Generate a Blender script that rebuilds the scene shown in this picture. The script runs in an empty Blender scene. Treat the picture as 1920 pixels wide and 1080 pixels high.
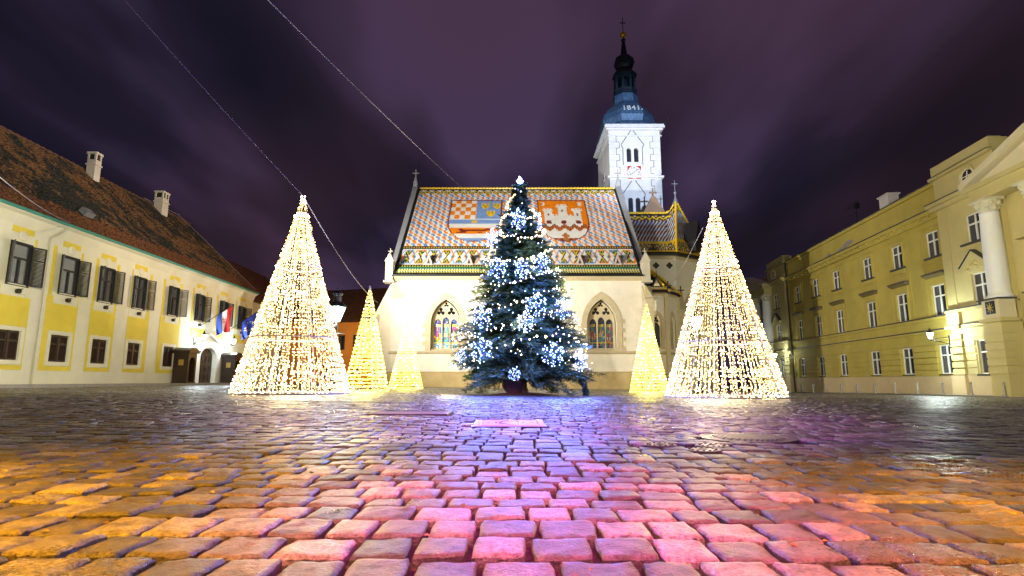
import bpy, bmesh, math, random
import numpy as np
from mathutils import Vector, Matrix
from mathutils.geometry import tessellate_polygon
random.seed(7); RNG = np.random.default_rng(11)
R = math.radians; PI = math.pi
sc = bpy.context.scene
COL = sc.collection

# ------------------------------------------------------------------ camera, sky, lights, exposure
CAMZ = 0.56
cam = bpy.data.cameras.new('camera'); cam.lens = 20.0; cam.sensor_width = 36; cam.clip_end = 3000; cam.clip_start = 0.05
camo = bpy.data.objects.new('camera', cam); COL.objects.link(camo)
camo.location = (0, 0, CAMZ); camo.rotation_euler = (R(90 + 9.26), 0, 0)
sc.camera = camo
sc.view_settings.view_transform = 'Standard'; sc.view_settings.look = 'None'
sc.view_settings.exposure = 0; sc.view_settings.gamma = 1
cy = sc.cycles
cy.use_denoising = True; cy.max_bounces = 6; cy.diffuse_bounces = 3; cy.glossy_bounces = 3
cy.transparent_max_bounces = 12; cy.sample_clamp_indirect = 4.0; cy.sample_clamp_direct = 0
cy.caustics_reflective = False; cy.caustics_refractive = False

w = bpy.data.worlds.new('World'); sc.world = w; w.use_nodes = True
nt = w.node_tree; N = nt.nodes; LK = nt.links
bg = N['Background']
tc = N.new('ShaderNodeTexCoord'); sep = N.new('ShaderNodeSeparateXYZ'); LK.new(tc.outputs['Generated'], sep.inputs[0])
def wm(op, a, b=None):
    n = N.new('ShaderNodeMath'); n.operation = op
    for i, v in enumerate((a, b)):
        if v is None: continue
        if isinstance(v, (int, float)): n.inputs[i].default_value = v
        else: LK.new(v, n.inputs[i])
    return n.outputs[0]
zc = wm('ADD', wm('MAXIMUM', sep.outputs['Z'], 0.0), 0.22)
px_, py_ = wm('DIVIDE', sep.outputs['X'], zc), wm('DIVIDE', sep.outputs['Y'], zc)
comb = N.new('ShaderNodeCombineXYZ'); LK.new(wm('MULTIPLY', px_, 0.75), comb.inputs[0]); LK.new(wm('MULTIPLY', py_, 0.26), comb.inputs[1])
comb.inputs[2].default_value = 8.5
no = N.new('ShaderNodeTexNoise'); no.inputs['Scale'].default_value = 2.0; no.inputs['Detail'].default_value = 4.0; no.inputs['Roughness'].default_value = .45
LK.new(comb.outputs[0], no.inputs['Vector'])
cr = N.new('ShaderNodeValToRGB'); e = cr.color_ramp.elements
e[0].position = .38; e[0].color = (.0055, .0060, .0125, 1); e[1].position = .63; e[1].color = (.070, .043, .100, 1)
m_ = e.new(.5); m_.color = (.017, .0125, .028, 1)
LK.new(no.outputs['Fac'], cr.inputs[0])
no2 = N.new('ShaderNodeTexNoise'); no2.inputs['Scale'].default_value = .9; no2.inputs['Detail'].default_value = 2.0
comb2 = N.new('ShaderNodeCombineXYZ'); LK.new(px_, comb2.inputs[0]); LK.new(wm('MULTIPLY', py_, .5), comb2.inputs[1]); comb2.inputs[2].default_value = 9.3
LK.new(comb2.outputs[0], no2.inputs['Vector'])
mr = N.new('ShaderNodeMapRange'); mr.inputs['From Min'].default_value = .42; mr.inputs['From Max'].default_value = .75
LK.new(no2.outputs['Fac'], mr.inputs['Value'])
mx = N.new('ShaderNodeMix'); mx.data_type = 'RGBA'; LK.new(wm('MULTIPLY', mr.outputs[0], .55), mx.inputs['Factor'])
LK.new(cr.outputs[0], mx.inputs['A']); mx.inputs['B'].default_value = (.080, .034, .044, 1)
LK.new(mx.outputs['Result'], bg.inputs['Color']); bg.inputs['Strength'].default_value = .86

def light(name, typ, loc, power, col, size=.15, aim=None, angle=None, blend=.5, rot=None):
    l = bpy.data.lights.new(name, typ); l.energy = power; l.color = col
    if typ in ('POINT', 'SPOT'): l.shadow_soft_size = size
    o = bpy.data.objects.new(name, l); COL.objects.link(o); o.location = loc
    if typ == 'SPOT': l.spot_size = R(angle); l.spot_blend = blend
    if aim is not None:
        o.rotation_euler = (Vector(aim) - Vector(loc)).to_track_quat('-Z', 'Y').to_euler()
    return o
# faint glow of the clouded city sky, standing in for the moon
sun = bpy.data.lights.new('moon', 'SUN'); sun.energy = .03; sun.angle = R(20); sun.color = (.75, .65, 1)
so = bpy.data.objects.new('moon', sun); COL.objects.link(so); so.rotation_euler = (R(35), R(-20), 0)
# floodlights on the palace fronts (the small round fittings under the windows) that light the church
light('church_flood', 'SPOT', (-22.4, 24.5, 4.6), 64000, (1, .93, .79), .25, (5, 46, 9), 54, .9)
light('church_flood', 'SPOT', (-22.3, 30.5, 4.6), 3000, (1, .93, .78), .25, (2, 46, 7), 70, .7)
light('church_flood', 'SPOT', (26.6, 24, 12.6), 84000, (1, .91, .74), .25, (7, 48, 9.5), 66, .7)
light('church_flood', 'SPOT', (-22.2, 19.5, 9.2), 62000, (1, .95, .84), .25, (0, 51, 14.8), 42, .8)
light('tower_flood', 'SPOT', (12, -6, 13), 175000, (.68, .79, 1), .3, (14, 62, 26), 18, .5)
# unseen spots added to wash the palaces, street lamps, added pink spots
light('added_palace_flood', 'SPOT', (-9.5, 12, 6.5), 12500, (1, .92, .60), .2, (-24, 32, 7), 85, .8)
light('added_palace_flood', 'SPOT', (26.2, 33, 13.8), 70000, (1, .78, .55), .2, (-28, 40, 13.2), 30, .8)  # added spot that brightens the left palace roof
light('added_palace_flood', 'SPOT', (13, 18, 6.0), 9000, (1, .92, .58), .2, (30, 46, 7.5), 100, .8)
light('street_lamp_light', 'SPOT', (-3.0, .9, 4.2), 4700, (1, .40, .008), .12, (-2.4, 2.2, 0), 70, 1.0)
light('street_lamp_light', 'SPOT', (3.4, .9, 4.2), 4200, (1, .35, .010), .12, (2.6, 2.0, 0), 68, 1.0)
light('added_pink_spot', 'SPOT', (.5, 1.0, 4.6), 3900, (1, .07, .50), .12, (.25, 2.7, 0), 40, 1.0)  # no sign here: added spot tinting the near cobbles pink
light('added_pink_spot', 'SPOT', (.8, 1.0, 8.0), 12500, (.80, .18, .85), .2, (.6, 10.5, 0), 62, 1.0)  # second added spot, laying a purple sheen over the middle of the square
light('street_lamp_light', 'POINT', (-9.5, 3.0, 6.0), 1100, (1, .50, .08), .2)

# ------------------------------------------------------------------ helpers
def gz(x, y):
    d = max(0., y - 32) * min(1, max(0., (x - 12) / 16))
    return -.0118 * x - .0117 * d
def gz_np(x, y):
    return -.0118 * x - .0117 * np.maximum(0, y - 32) * np.clip((x - 12) / 16, 0, 1)

_mats = {}
def mat(name, base=(.5, .5, .5), rough=.6, var=.15, scale=3., bump=0., bscale=30., metal=0., emit=None, estr=0., spec=.5,
        attr=None, stretch=(1, 1, 1), base2=None, thr=(.4, .6), coat=0., streak=0.):
    if name in _mats: return _mats[name]
    m = bpy.data.materials.new(name); m.use_nodes = True; _mats[name] = m
    t = m.node_tree; n = t.nodes; L = t.links; b = n['Principled BSDF']
    b.inputs['Roughness'].default_value = rough; b.inputs['Metallic'].default_value = metal
    b.inputs['Specular IOR Level'].default_value = spec; b.inputs['Coat Weight'].default_value = coat
    b.inputs['Base Color'].default_value = (*base, 1)
    co = n.new('ShaderNodeTexCoord'); mp = n.new('ShaderNodeMapping'); mp.inputs['Scale'].default_value = stretch
    L.new(co.outputs['Object'], mp.inputs['Vector'])
    if var > 0 or base2 or attr:
        ns = n.new('ShaderNodeTexNoise'); ns.inputs['Scale'].default_value = scale; ns.inputs['Detail'].default_value = 6; ns.inputs['Roughness'].default_value = .6
        L.new(mp.outputs[0], ns.inputs['Vector'])
        src = None
        if attr:
            at = n.new('ShaderNodeAttribute'); at.attribute_name = attr; src = at.outputs['Color']
        elif base2:
            mm = n.new('ShaderNodeMapRange'); mm.inputs['From Min'].default_value = thr[0]; mm.inputs['From Max'].default_value = thr[1]
            L.new(ns.outputs['Fac'], mm.inputs['Value'])
            mi = n.new('ShaderNodeMix'); mi.data_type = 'RGBA'; L.new(mm.outputs[0], mi.inputs['Factor'])
            mi.inputs['A'].default_value = (*base, 1); mi.inputs['B'].default_value = (*base2, 1); src = mi.outputs['Result']
        mr = n.new('ShaderNodeMapRange'); mr.inputs['From Min'].default_value = .25; mr.inputs['From Max'].default_value = .75
        mr.inputs['To Min'].default_value = 1 - var; mr.inputs['To Max'].default_value = 1 + var * .6
        ns2 = n.new('ShaderNodeTexNoise'); ns2.inputs['Scale'].default_value = scale * .37; ns2.inputs['Detail'].default_value = 5
        mp2 = n.new('ShaderNodeMapping'); mp2.inputs['Scale'].default_value = (1, 1, .25 if streak else 1)
        L.new(co.outputs['Object'], mp2.inputs['Vector']); L.new(mp2.outputs[0], ns2.inputs['Vector'])
        av = n.new('ShaderNodeMath'); av.operation = 'ADD'; L.new(ns.outputs['Fac'], av.inputs[0]); L.new(ns2.outputs['Fac'], av.inputs[1])
        hv = n.new('ShaderNodeMath'); hv.operation = 'MULTIPLY'; hv.inputs[1].default_value = .5; L.new(av.outputs[0], hv.inputs[0])
        L.new(hv.outputs[0], mr.inputs['Value'])
        mul = n.new('ShaderNodeVectorMath'); mul.operation = 'SCALE'; L.new(mr.outputs[0], mul.inputs['Scale'])
        if src is not None: L.new(src, mul.inputs[0])
        else: mul.inputs[0].default_value = base
        L.new(mul.outputs[0], b.inputs['Base Color'])
    if bump > 0:
        nb = n.new('ShaderNodeTexNoise'); nb.inputs['Scale'].default_value = bscale; nb.inputs['Detail'].default_value = 4
        L.new(mp.outputs[0], nb.inputs['Vector'])
        bp = n.new('ShaderNodeBump'); bp.inputs['Strength'].default_value = bump; bp.inputs['Distance'].default_value = .02
        L.new(nb.outputs['Fac'], bp.inputs['Height']); L.new(bp.outputs[0], b.inputs['Normal'])
    if emit:
        b.inputs['Emission Color'].default_value = (*emit, 1); b.inputs['Emission Strength'].default_value = estr
        m.cycles.emission_sampling = 'NONE'
    return m

def glass(name, tint=(.03, .035, .045), a=.38):
    if name in _mats: return _mats[name]
    m = bpy.data.materials.new(name); m.use_nodes = True; _mats[name] = m
    t = m.node_tree; n = t.nodes; L = t.links; b = n['Principled BSDF']
    b.inputs['Base Color'].default_value = (*tint, 1); b.inputs['Roughness'].default_value = .06; b.inputs['Alpha'].default_value = a
    ns = n.new('ShaderNodeTexNoise'); ns.inputs['Scale'].default_value = 1.6
    bp = n.new('ShaderNodeBump'); bp.inputs['Strength'].default_value = .08; bp.inputs['Distance'].default_value = .05
    L.new(ns.outputs['Fac'], bp.inputs['Height']); L.new(bp.outputs[0], b.inputs['Normal'])
    return m

class MB:
    def __init__(s): s.v = []; s.f = []; s.m = []; s.k = 0
    def face(s, pts, k=None):
        i = len(s.v); s.v += [tuple(p) for p in pts]; s.f.append(tuple(range(i, i + len(pts)))); s.m.append(s.k if k is None else k); return s
    def box(s, x0, x1, y0, y1, z0, z1, k=None):
        i = len(s.v); k = s.k if k is None else k
        s.v += [(x0, y0, z0), (x1, y0, z0), (x1, y1, z0), (x0, y1, z0), (x0, y0, z1), (x1, y0, z1), (x1, y1, z1), (x0, y1, z1)]
        for q in ((0, 3, 2, 1), (4, 5, 6, 7), (0, 1, 5, 4), (1, 2, 6, 5), (2, 3, 7, 6), (3, 0, 4, 7)):
            s.f.append(tuple(i + a for a in q)); s.m.append(k)
        return s
    def prism(s, poly, y0, y1, k=None, axis='y'):
        """polygon in (x,z) extruded along y (or (y,z) along x, or (x,y) along z)"""
        k = s.k if k is None else k; n = len(poly); i = len(s.v)
        def P(a, b, c):
            return (a, c, b) if axis == 'y' else ((c, a, b) if axis == 'x' else (a, b, c))
        s.v += [P(a, b, y0) for a, b in poly] + [P(a, b, y1) for a, b in poly]
        s.f.append(tuple(range(i, i + n))); s.f.append(tuple(range(i + 2 * n - 1, i + n - 1, -1))); s.m += [k, k]
        for j in range(n):
            s.f.append((i + j, i + (j + 1) % n, i + n + (j + 1) % n, i + n + j)); s.m.append(k)
        return s
    def plate(s, outer, holes, y0, y1, k=None):
        """(x,z) polygon with holes, front at y0, thickness to y1; holes get reveals"""
        k = s.k if k is None else k
        loops = [outer] + holes
        tri = tessellate_polygon([[Vector((a, b, 0)) for a, b in l] for l in loops])
        flat = [p for l in loops for p in l]; i = len(s.v); n = len(flat)
        s.v += [(a, y0, b) for a, b in flat] + [(a, y1, b) for a, b in flat]
        for t in tri:
            s.f.append(tuple(i + a for a in t)); s.m.append(k); s.f.append(tuple(i + n + a for a in t)); s.m.append(k)
        o = 0
        for l in loops:
            q = len(l)
            for j in range(q):
                a, b = o + j, o + (j + 1) % q
                s.f.append((i + a, i + b, i + n + b, i + n + a)); s.m.append(k)
            o += q
        return s
    def tube(s, pts, r, n=6, k=None, cap=True):
        k = s.k if k is None else k
        pts = [Vector(p) for p in pts]; rings = []
        for j, p in enumerate(pts):
            d = (pts[min(j + 1, len(pts) - 1)] - pts[max(j - 1, 0)]).normalized()
            u = d.cross(Vector((0, 0, 1)));
            if u.length < .05: u = d.cross(Vector((1, 0, 0)))
            u.normalize(); v = d.cross(u)
            rr = r[j] if isinstance(r, (list, tuple)) else r
            i = len(s.v); s.v += [tuple(p + (u * math.cos(2 * PI * a / n) + v * math.sin(2 * PI * a / n)) * rr) for a in range(n)]; rings.append(i)
        for a, b in zip(rings, rings[1:]):
            for j in range(n):
                s.f.append((a + j, a + (j + 1) % n, b + (j + 1) % n, b + j)); s.m.append(k)
        if cap:
            s.f.append(tuple(range(rings[0] + n - 1, rings[0] - 1, -1))); s.f.append(tuple(range(rings[-1], rings[-1] + n))); s.m += [k, k]
        return s
    def lathe(s, prof, c=(0, 0), n=12, k=None, a0=0., sq=(1, 1)):
        k = s.k if k is None else k; rings = []
        for r, z in prof:
            i = len(s.v); s.v += [(c[0] + r * sq[0] * math.cos(a0 + 2 * PI * a / n), c[1] + r * sq[1] * math.sin(a0 + 2 * PI * a / n), z) for a in range(n)]; rings.append(i)
        for a, b in zip(rings, rings[1:]):
            for j in range(n):
                s.f.append((a + j, a + (j + 1) % n, b + (j + 1) % n, b + j)); s.m.append(k)
        s.f.append(tuple(range(rings[0] + n - 1, rings[0] - 1, -1))); s.f.append(tuple(range(rings[-1], rings[-1] + n))); s.m += [k, k]
        return s
    def ball(s, c, r, k=None, n=6, m=4):
        prof = [(max(.0005, r * math.sin(PI * j / m)), c[2] - r * math.cos(PI * j / m)) for j in range(m + 1)]
        return s.lathe(prof, (c[0], c[1]), n, k)
    def octa(s, c, r, k=None):
        k = s.k if k is None else k; i = len(s.v); x, y, z = c
        s.v += [(x + r, y, z), (x - r, y, z), (x, y + r, z), (x, y - r, z), (x, y, z + r), (x, y, z - r)]
        for q in ((0, 2, 4), (2, 1, 4), (1, 3, 4), (3, 0, 4), (2, 0, 5), (1, 2, 5), (3, 1, 5), (0, 3, 5)):
            s.f.append(tuple(i + a for a in q)); s.m.append(k)
        return s
    def mesh(s, name, mats, smooth=False):
        me = bpy.data.meshes.new(name); me.from_pydata(s.v, [], s.f)
        for m in (mats if isinstance(mats, (list, tuple)) else [mats]): me.materials.append(m)
        if isinstance(mats, (list, tuple)) and len(mats) > 1: me.polygons.foreach_set('material_index', s.m)
        if smooth: me.polygons.foreach_set('use_smooth', [True] * len(me.polygons))
        me.update(); return me
    def build(s, name, mats, parent=None, smooth=False, **kw):
        return O(name, s.mesh(name, mats, smooth), parent, **kw)

def O(name, me, parent=None, loc=(0, 0, 0), rot=(0, 0, 0), scale=None, kind=None, label=None, cat=None, group=None):
    o = bpy.data.objects.new(name, me); COL.objects.link(o); o.parent = parent
    o.location = loc; o.rotation_euler = rot
    if scale: o.scale = scale
    if kind: o['kind'] = kind
    if label: o['label'] = label
    if cat: o['category'] = cat
    if group: o['group'] = group
    return o
def thing(name, label, cat, loc=(0, 0, 0), rotz=0., group=None):
    return O(name, None, None, loc, (0, 0, rotz), label=label, cat=cat, group=group)

def arch(x0, x1, z0, zs, n=8, point=1.0):
    """pointed arch outline (ccw) springing at zs; point=1 equilateral"""
    w_ = x1 - x0; rad = w_ * point; pts = [(x0, z0), (x1, z0)]
    cxl = x1 - rad; amax = math.acos(max(-1, min(1, ((x0 + x1) / 2 - cxl) / rad)))
    pts += [(cxl + rad * math.cos(amax * j / n), zs + rad * math.sin(amax * j / n)) for j in range(n + 1)]
    cxr = x0 + rad
    pts += [(cxr - rad * math.cos(amax * (n - j) / n), zs + rad * math.sin(amax * (n - j) / n)) for j in range(1, n + 1)]
    return pts
def round_arch(x0, x1, z0, zs, rise, n=10):
    c = (x0 + x1) / 2; h = (x1 - x0) / 2
    return [(x0, z0), (x1, z0)] + [(c + h * math.cos(PI * j / n), zs + rise * math.sin(PI * j / n)) for j in range(n + 1)]
def rect(x0, x1, z0, z1): return [(x0, z0), (x1, z0), (x1, z1), (x0, z1)]
def trefoil(cx, cz, r, a0=PI / 2, lobes=3, n=30):
    cs = [(r * .62 * math.cos(a0 + 2 * PI * k / lobes), r * .62 * math.sin(a0 + 2 * PI * k / lobes)) for k in range(lobes)]; rr = r * .5; out = []
    for j in range(n):
        t = 2 * PI * j / n; d = (math.cos(t), math.sin(t)); best = r * .3
        for c in cs:
            b = d[0] * c[0] + d[1] * c[1]; q = b * b - (c[0] ** 2 + c[1] ** 2 - rr * rr)
            if q > 0: best = max(best, b + math.sqrt(q))
        out.append((cx + best * d[0], cz + best * d[1]))
    return out
def grid_wall(mb, x0, x1, z0, z1, holes, y, depth, k=None):
    """flat front with rectangular holes and their reveals"""
    xs = sorted({x0, x1, *[h[0] for h in holes], *[h[1] for h in holes]}); zs = sorted({z0, z1, *[h[2] for h in holes], *[h[3] for h in holes]})
    for a, b in zip(xs, xs[1:]):
        for c, d in zip(zs, zs[1:]):
            mxx, mz = (a + b) / 2, (c + d) / 2
            if any(h[0] < mxx < h[1] and h[2] < mz < h[3] for h in holes): continue
            mb.face([(a, y, c), (b, y, c), (b, y, d), (a, y, d)], k)
    for h in holes:
        a, b, c, d = h[:4]
        mb.face([(a, y, c), (a, y, d), (a, y + depth, d), (a, y + depth, c)], k); mb.face([(b, y, d), (b, y, c), (b, y + depth, c), (b, y + depth, d)], k)
        mb.face([(a, y, c), (a, y + depth, c), (b, y + depth, c), (b, y, c)], k); mb.face([(a, y, d), (b, y, d), (b, y + depth, d), (a, y + depth, d)], k)

def tiles(name, P, nrm, nc, nr, colour, parent, material, lift=.02, over=.3, jit=.0):
    """scale-shaped roof tiles on a patch P(s,t); t=0 at the ridge. One real tile per cell, joined."""
    v = []; f = []; cl = []
    for r in range(nr):
        t0, t1, t2 = r / nr, (r + 1) / nr, (r + 1 + over) / nr
        off = .5 if r % 2 else 0.
        for c in range(-1 if off else 0, nc):
            s0, s1 = max(0, (c + off) / nc), min(1, (c + 1 + off) / nc)
            if s1 <= s0: continue
            col = colour((c + .5 + off) / nc, (r + .5) / nr, c, r)
            if col is None: continue
            i = len(v); l = lift * (1 + random.uniform(-jit, jit)); n_ = nrm * l
            a, b, d_, g, h = P(s0, t0), P(s1, t0), P(s1, t1), P((s0 + s1) / 2, min(t2, 1.02)), P(s0, t1)
            v += [tuple(a), tuple(b), tuple(d_ + n_), tuple(g + n_), tuple(h + n_), tuple(h - n_ * .2), tuple(g - n_ * .2), tuple(d_ - n_ * .2)]
            f += [(i, i + 4, i + 3, i + 2, i + 1), (i + 4, i + 5, i + 6, i + 3), (i + 3, i + 6, i + 7, i + 2)]; cl += [(*col, 1)] * 8
    me = bpy.data.meshes.new(name); me.from_pydata(v, [], f); me.materials.append(material)
    at = me.color_attributes.new('Col', 'FLOAT_COLOR', 'POINT'); at.data.foreach_set('color', np.array(cl, dtype=np.float32).ravel())
    return O(name, me, parent, kind='stuff')

# ------------------------------------------------------------------ shared materials
M_white_frame = mat('white_paint', (.72, .72, .70), .45, .06)
M_dark_wood = mat('dark_brown_wood', (.03, .016, .011), .42, .3, 14, .1, 60)
M_black_paint = mat('black_paint', (.014, .014, .016), .45, .2, 8)
M_iron = mat('dark_iron', (.02, .022, .024), .4, .2, 10, metal=.6)
M_copper = mat('green_copper', (.05, .27, .22), .55, .3, 4)
M_zinc = mat('zinc_sheet', (.22, .24, .28), .45, .25, 5, metal=.3)
M_glass = glass('window_glass')
M_curtain = mat('net_curtain', (.42, .40, .46), .9, .25, 5, stretch=(6, 6, .4))
M_room = mat('dark_room', (.02, .018, .018), .9, 0)
M_stone = mat('pale_limestone', (.58, .50, .34), .8, .22, 3, .15, 25, base2=(.46, .36, .18), thr=(.45, .75))
M_cable = mat('steel_cable', (.26, .23, .30), .6, .1)
M_granite = mat('granite_kerb', (.24, .23, .22), .5, .3, 5, .2, 40)

# ------------------------------------------------------------------ the square
def cobble_material():
    m = bpy.data.materials.new('wet_granite_cobble'); m.use_nodes = True
    t = m.node_tree; n = t.nodes; L = t.links; b = n['Principled BSDF']
    oi = n.new('ShaderNodeObjectInfo'); at = n.new('ShaderNodeAttribute'); at.attribute_name = 'cv'
    ad = n.new('ShaderNodeMath'); ad.operation = 'ADD'; L.new(oi.outputs['Random'], ad.inputs[0]); L.new(at.outputs['Fac'], ad.inputs[1])
    fr = n.new('ShaderNodeMath'); fr.operation = 'FRACT'; L.new(ad.outputs[0], fr.inputs[0])
    r = n.new('ShaderNodeValToRGB'); r.color_ramp.interpolation = 'LINEAR'; e = r.color_ramp.elements
    e[0].position = 0; e[0].color = (.030, .027, .027, 1); e[1].position = 1; e[1].color = (.24, .225, .215, 1)
    for p, c in ((.25, (.085, .075, .068, 1)), (.5, (.065, .058, .058, 1)), (.75, (.14, .125, .112, 1))):
        q = e.new(p); q.color = c
    L.new(fr.outputs[0], r.inputs[0])
    ge = n.new('ShaderNodeNewGeometry')
    n1 = n.new('ShaderNodeTexNoise'); n1.inputs['Scale'].default_value = 62; n1.inputs['Detail'].default_value = 5; n1.inputs['Roughness'].default_value = .7
    n2 = n.new('ShaderNodeTexNoise'); n2.inputs['Scale'].default_value = 14; n2.inputs['Detail'].default_value = 5
    n3 = n.new('ShaderNodeTexNoise'); n3.inputs['Scale'].default_value = .8; n3.inputs['Detail'].default_value = 3
    for q in (n1, n2, n3): L.new(ge.outputs['Position'], q.inputs['Vector'])
    mr = n.new('ShaderNodeMapRange'); mr.inputs['From Min'].default_value = .3; mr.inputs['From Max'].default_value = .7; mr.inputs['To Min'].default_value = .18; mr.inputs['To Max'].default_value = 2.0
    L.new(n1.outputs['Fac'], mr.inputs['Value'])
    mr2 = n.new('ShaderNodeMapRange'); mr2.inputs['From Min'].default_value = .3; mr2.inputs['From Max'].default_value = .7; mr2.inputs['To Min'].default_value = .45; mr2.inputs['To Max'].default_value = 1.4
    L.new(n2.outputs['Fac'], mr2.inputs['Value'])
    ml = n.new('ShaderNodeMath'); ml.operation = 'MULTIPLY'; L.new(mr.outputs[0], ml.inputs[0]); L.new(mr2.outputs[0], ml.inputs[1])
    sc_ = n.new('ShaderNodeVectorMath'); sc_.operation = 'SCALE'; L.new(r.outputs[0], sc_.inputs[0]); L.new(ml.outputs[0], sc_.inputs['Scale'])
    L.new(sc_.outputs[0], b.inputs['Base Color'])
    rr = n.new('ShaderNodeMapRange'); rr.inputs['From Min'].default_value = .35; rr.inputs['From Max'].default_value = .65; rr.inputs['To Min'].default_value = .18; rr.inputs['To Max'].default_value = .36
    L.new(n3.outputs['Fac'], rr.inputs['Value'])
    r2 = n.new('ShaderNodeMath'); r2.operation = 'MULTIPLY_ADD'; L.new(n1.outputs['Fac'], r2.inputs[0]); r2.inputs[1].default_value = .18; L.new(rr.outputs[0], r2.inputs[2])
    L.new(r2.outputs[0], b.inputs['Roughness'])
    b.inputs['Specular IOR Level'].default_value = .85
    bp = n.new('ShaderNodeBump'); bp.inputs['Strength'].default_value = 1.0; bp.inputs['Distance'].default_value = .011; L.new(n1.outputs['Fac'], bp.inputs['Height'])
    bp2 = n.new('ShaderNodeBump'); bp2.inputs['Strength'].default_value = .45; bp2.inputs['Distance'].default_value = .006; L.new(n2.outputs['Fac'], bp2.inputs['Height']); L.new(bp.outputs[0], bp2.inputs['Normal'])
    L.new(bp2.outputs[0], b.inputs['Normal'])
    return m
M_cobble = cobble_material()
M_joint = mat('earth_joint', (.012, .009, .006), .9, .5, 40, .9, 90, base2=(.07, .045, .014), thr=(.5, .7))

g = MB()   # ground sheet just under the tops of the setts
GX = [-600, -60, -24] + [i * 4. for i in range(-5, 9)] + [60, 600]; GY = [-300, -20, 0] + [i * 4. for i in range(1, 18)] + [100, 300, 1200]
def gzc(x, y): return gz(max(-60, min(x, 60)), min(y, 72))
for a, b in zip(GX, GX[1:]):
    for c, d in zip(GY, GY[1:]):
        g.face([(a, c, gzc(a, c) - .034), (b, c, gzc(b, c) - .034), (b, d, gzc(b, d) - .034), (a, d, gzc(a, d) - .034)])
square = g.build('square', M_joint, kind='structure')

TREE = (.33, 24.0)
def sett_template(n, seed, rough=1.0):
    """unit sett, x,y in [-.5,.5], top at z=0 with worn rounded edges and a skirt"""
    rs = np.random.default_rng(seed); q = np.concatenate([[-1], np.linspace(-.93, .93, n - 2), [1]]) if n > 3 else np.array([-1, 0, 1.])
    U, V = np.meshgrid(q, q); k = .07
    X = U * np.sqrt(1 - k * V * V); Y = V * np.sqrt(1 - k * U * U)
    a = rs.uniform(-.05, .05, 4); X = X + a[0] * V + a[1] * U * V; Y = Y + a[2] * U * .7 + a[3] * U * V
    mxx = np.maximum(np.abs(U), np.abs(V)); ring_ = mxx > .99
    Z = -.0035 * mxx ** 4 - np.where(ring_, .0065, 0)
    if rough:
        ph = rs.uniform(0, 6.28, 8); fr = rs.uniform(1.2, 5.2, 8); am = rs.uniform(.0003, .0016, 4) * rough
        for i in range(4): Z = Z + am[i] * np.sin(fr[i] * U * 1.3 + ph[i]) * np.sin(fr[i + 4] * V * 1.3 + ph[i + 4])
        Z = Z + rs.normal(0, .0007, Z.shape) * rough
        X = X + np.where(ring_, rs.normal(0, .014, X.shape), 0); Y = Y + np.where(ring_, rs.normal(0, .014, X.shape), 0); Z = Z - np.where(ring_, np.abs(rs.normal(0, .003, X.shape)), 0)
    v = np.stack([X.ravel() * .5, Y.ravel() * .5, Z.ravel()], 1)
    f = [(j * n + i, j * n + i + 1, (j + 1) * n + i + 1, (j + 1) * n + i) for j in range(n - 1) for i in range(n - 1)]
    ring = [i for i in range(n)] + [j * n + n - 1 for j in range(1, n)] + [(n - 1) * n + i for i in range(n - 2, -1, -1)] + [j * n for j in range(n - 2, 0, -1)]
    top = v[ring].copy(); sk = top.copy(); sk[:, :2] *= 1.02; sk[:, 2] = -.08; b0 = len(v); m = len(ring); v = np.vstack([v, top, sk])
    f += [(b0 + (i + 1) % m, b0 + i, b0 + m + i, b0 + m + (i + 1) % m) for i in range(m)]
    return v, f
holes_c = [  # circles of ground fittings (x, y, r)
    (1.33, 5.28, .155), (1.60, 4.93, .155), (1.80, 5.28, .155), (2.48, 6.15, .50), (TREE[0], TREE[1], 1.25)]
holes_r = [(-.52, .46, 7.15, 8.35), (-2.35, -1.05, 9.35, 10.3)]
CB = []
yy = .75
while yy < 47:
    rp = random.choice((.205, .235, .25, .26)) * random.uniform(.96, 1.04)
    half = min(25.2, .98 * yy + 3.2); x = -half - random.uniform(0, .2)
    amp = random.uniform(-.01, .01)
    while x < half:
        wd = random.uniform(.18, .255); cx, cyy = x + wd / 2, yy + rp / 2
        x += wd
        if any((cx - h[0]) ** 2 + (cyy - h[1]) ** 2 < (h[2] + .015) ** 2 for h in holes_c): continue
        if any(h[0] - .03 < cx < h[1] + .03 and h[2] - .03 < cyy < h[3] + .03 for h in holes_r): continue
        CB.append((cx, cyy + .02 * math.sin(cx * .9) + amp, wd - random.uniform(.013, .028), rp - random.uniform(.015, .03)))
    yy += rp
CB = np.array(CB)
inview = (CB[:, 1] > 1.66) & (np.abs(CB[:, 0]) < .93 * CB[:, 1] + .12)
score = np.where(inview, CB[:, 1], 1e9); order = np.argsort(score)[:300]; isnear = np.zeros(len(CB), bool); isnear[order] = True
tz = RNG.normal(0, .0035, len(CB)); tx = RNG.normal(0, .014, len(CB)); ty = RNG.normal(0, .014, len(CB)); cvv = RNG.random(len(CB))
near_me = []
for s in range(24):
    v, f = sett_template(11, s, 1.2); me = bpy.data.meshes.new('cobble'); me.from_pydata(v.tolist(), [], f); me.materials.append(M_cobble)
    me.polygons.foreach_set('use_smooth', [True] * len(f)); near_me.append(me)
for i in order:
    x, y, wd, dp = CB[i]
    O('cobble', near_me[random.randrange(24)], square, (x, y, gz(x, y) + tz[i]), (tx[i], ty[i] + math.atan(-.0118), random.choice((0, PI))), (wd, dp, 1))
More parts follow.
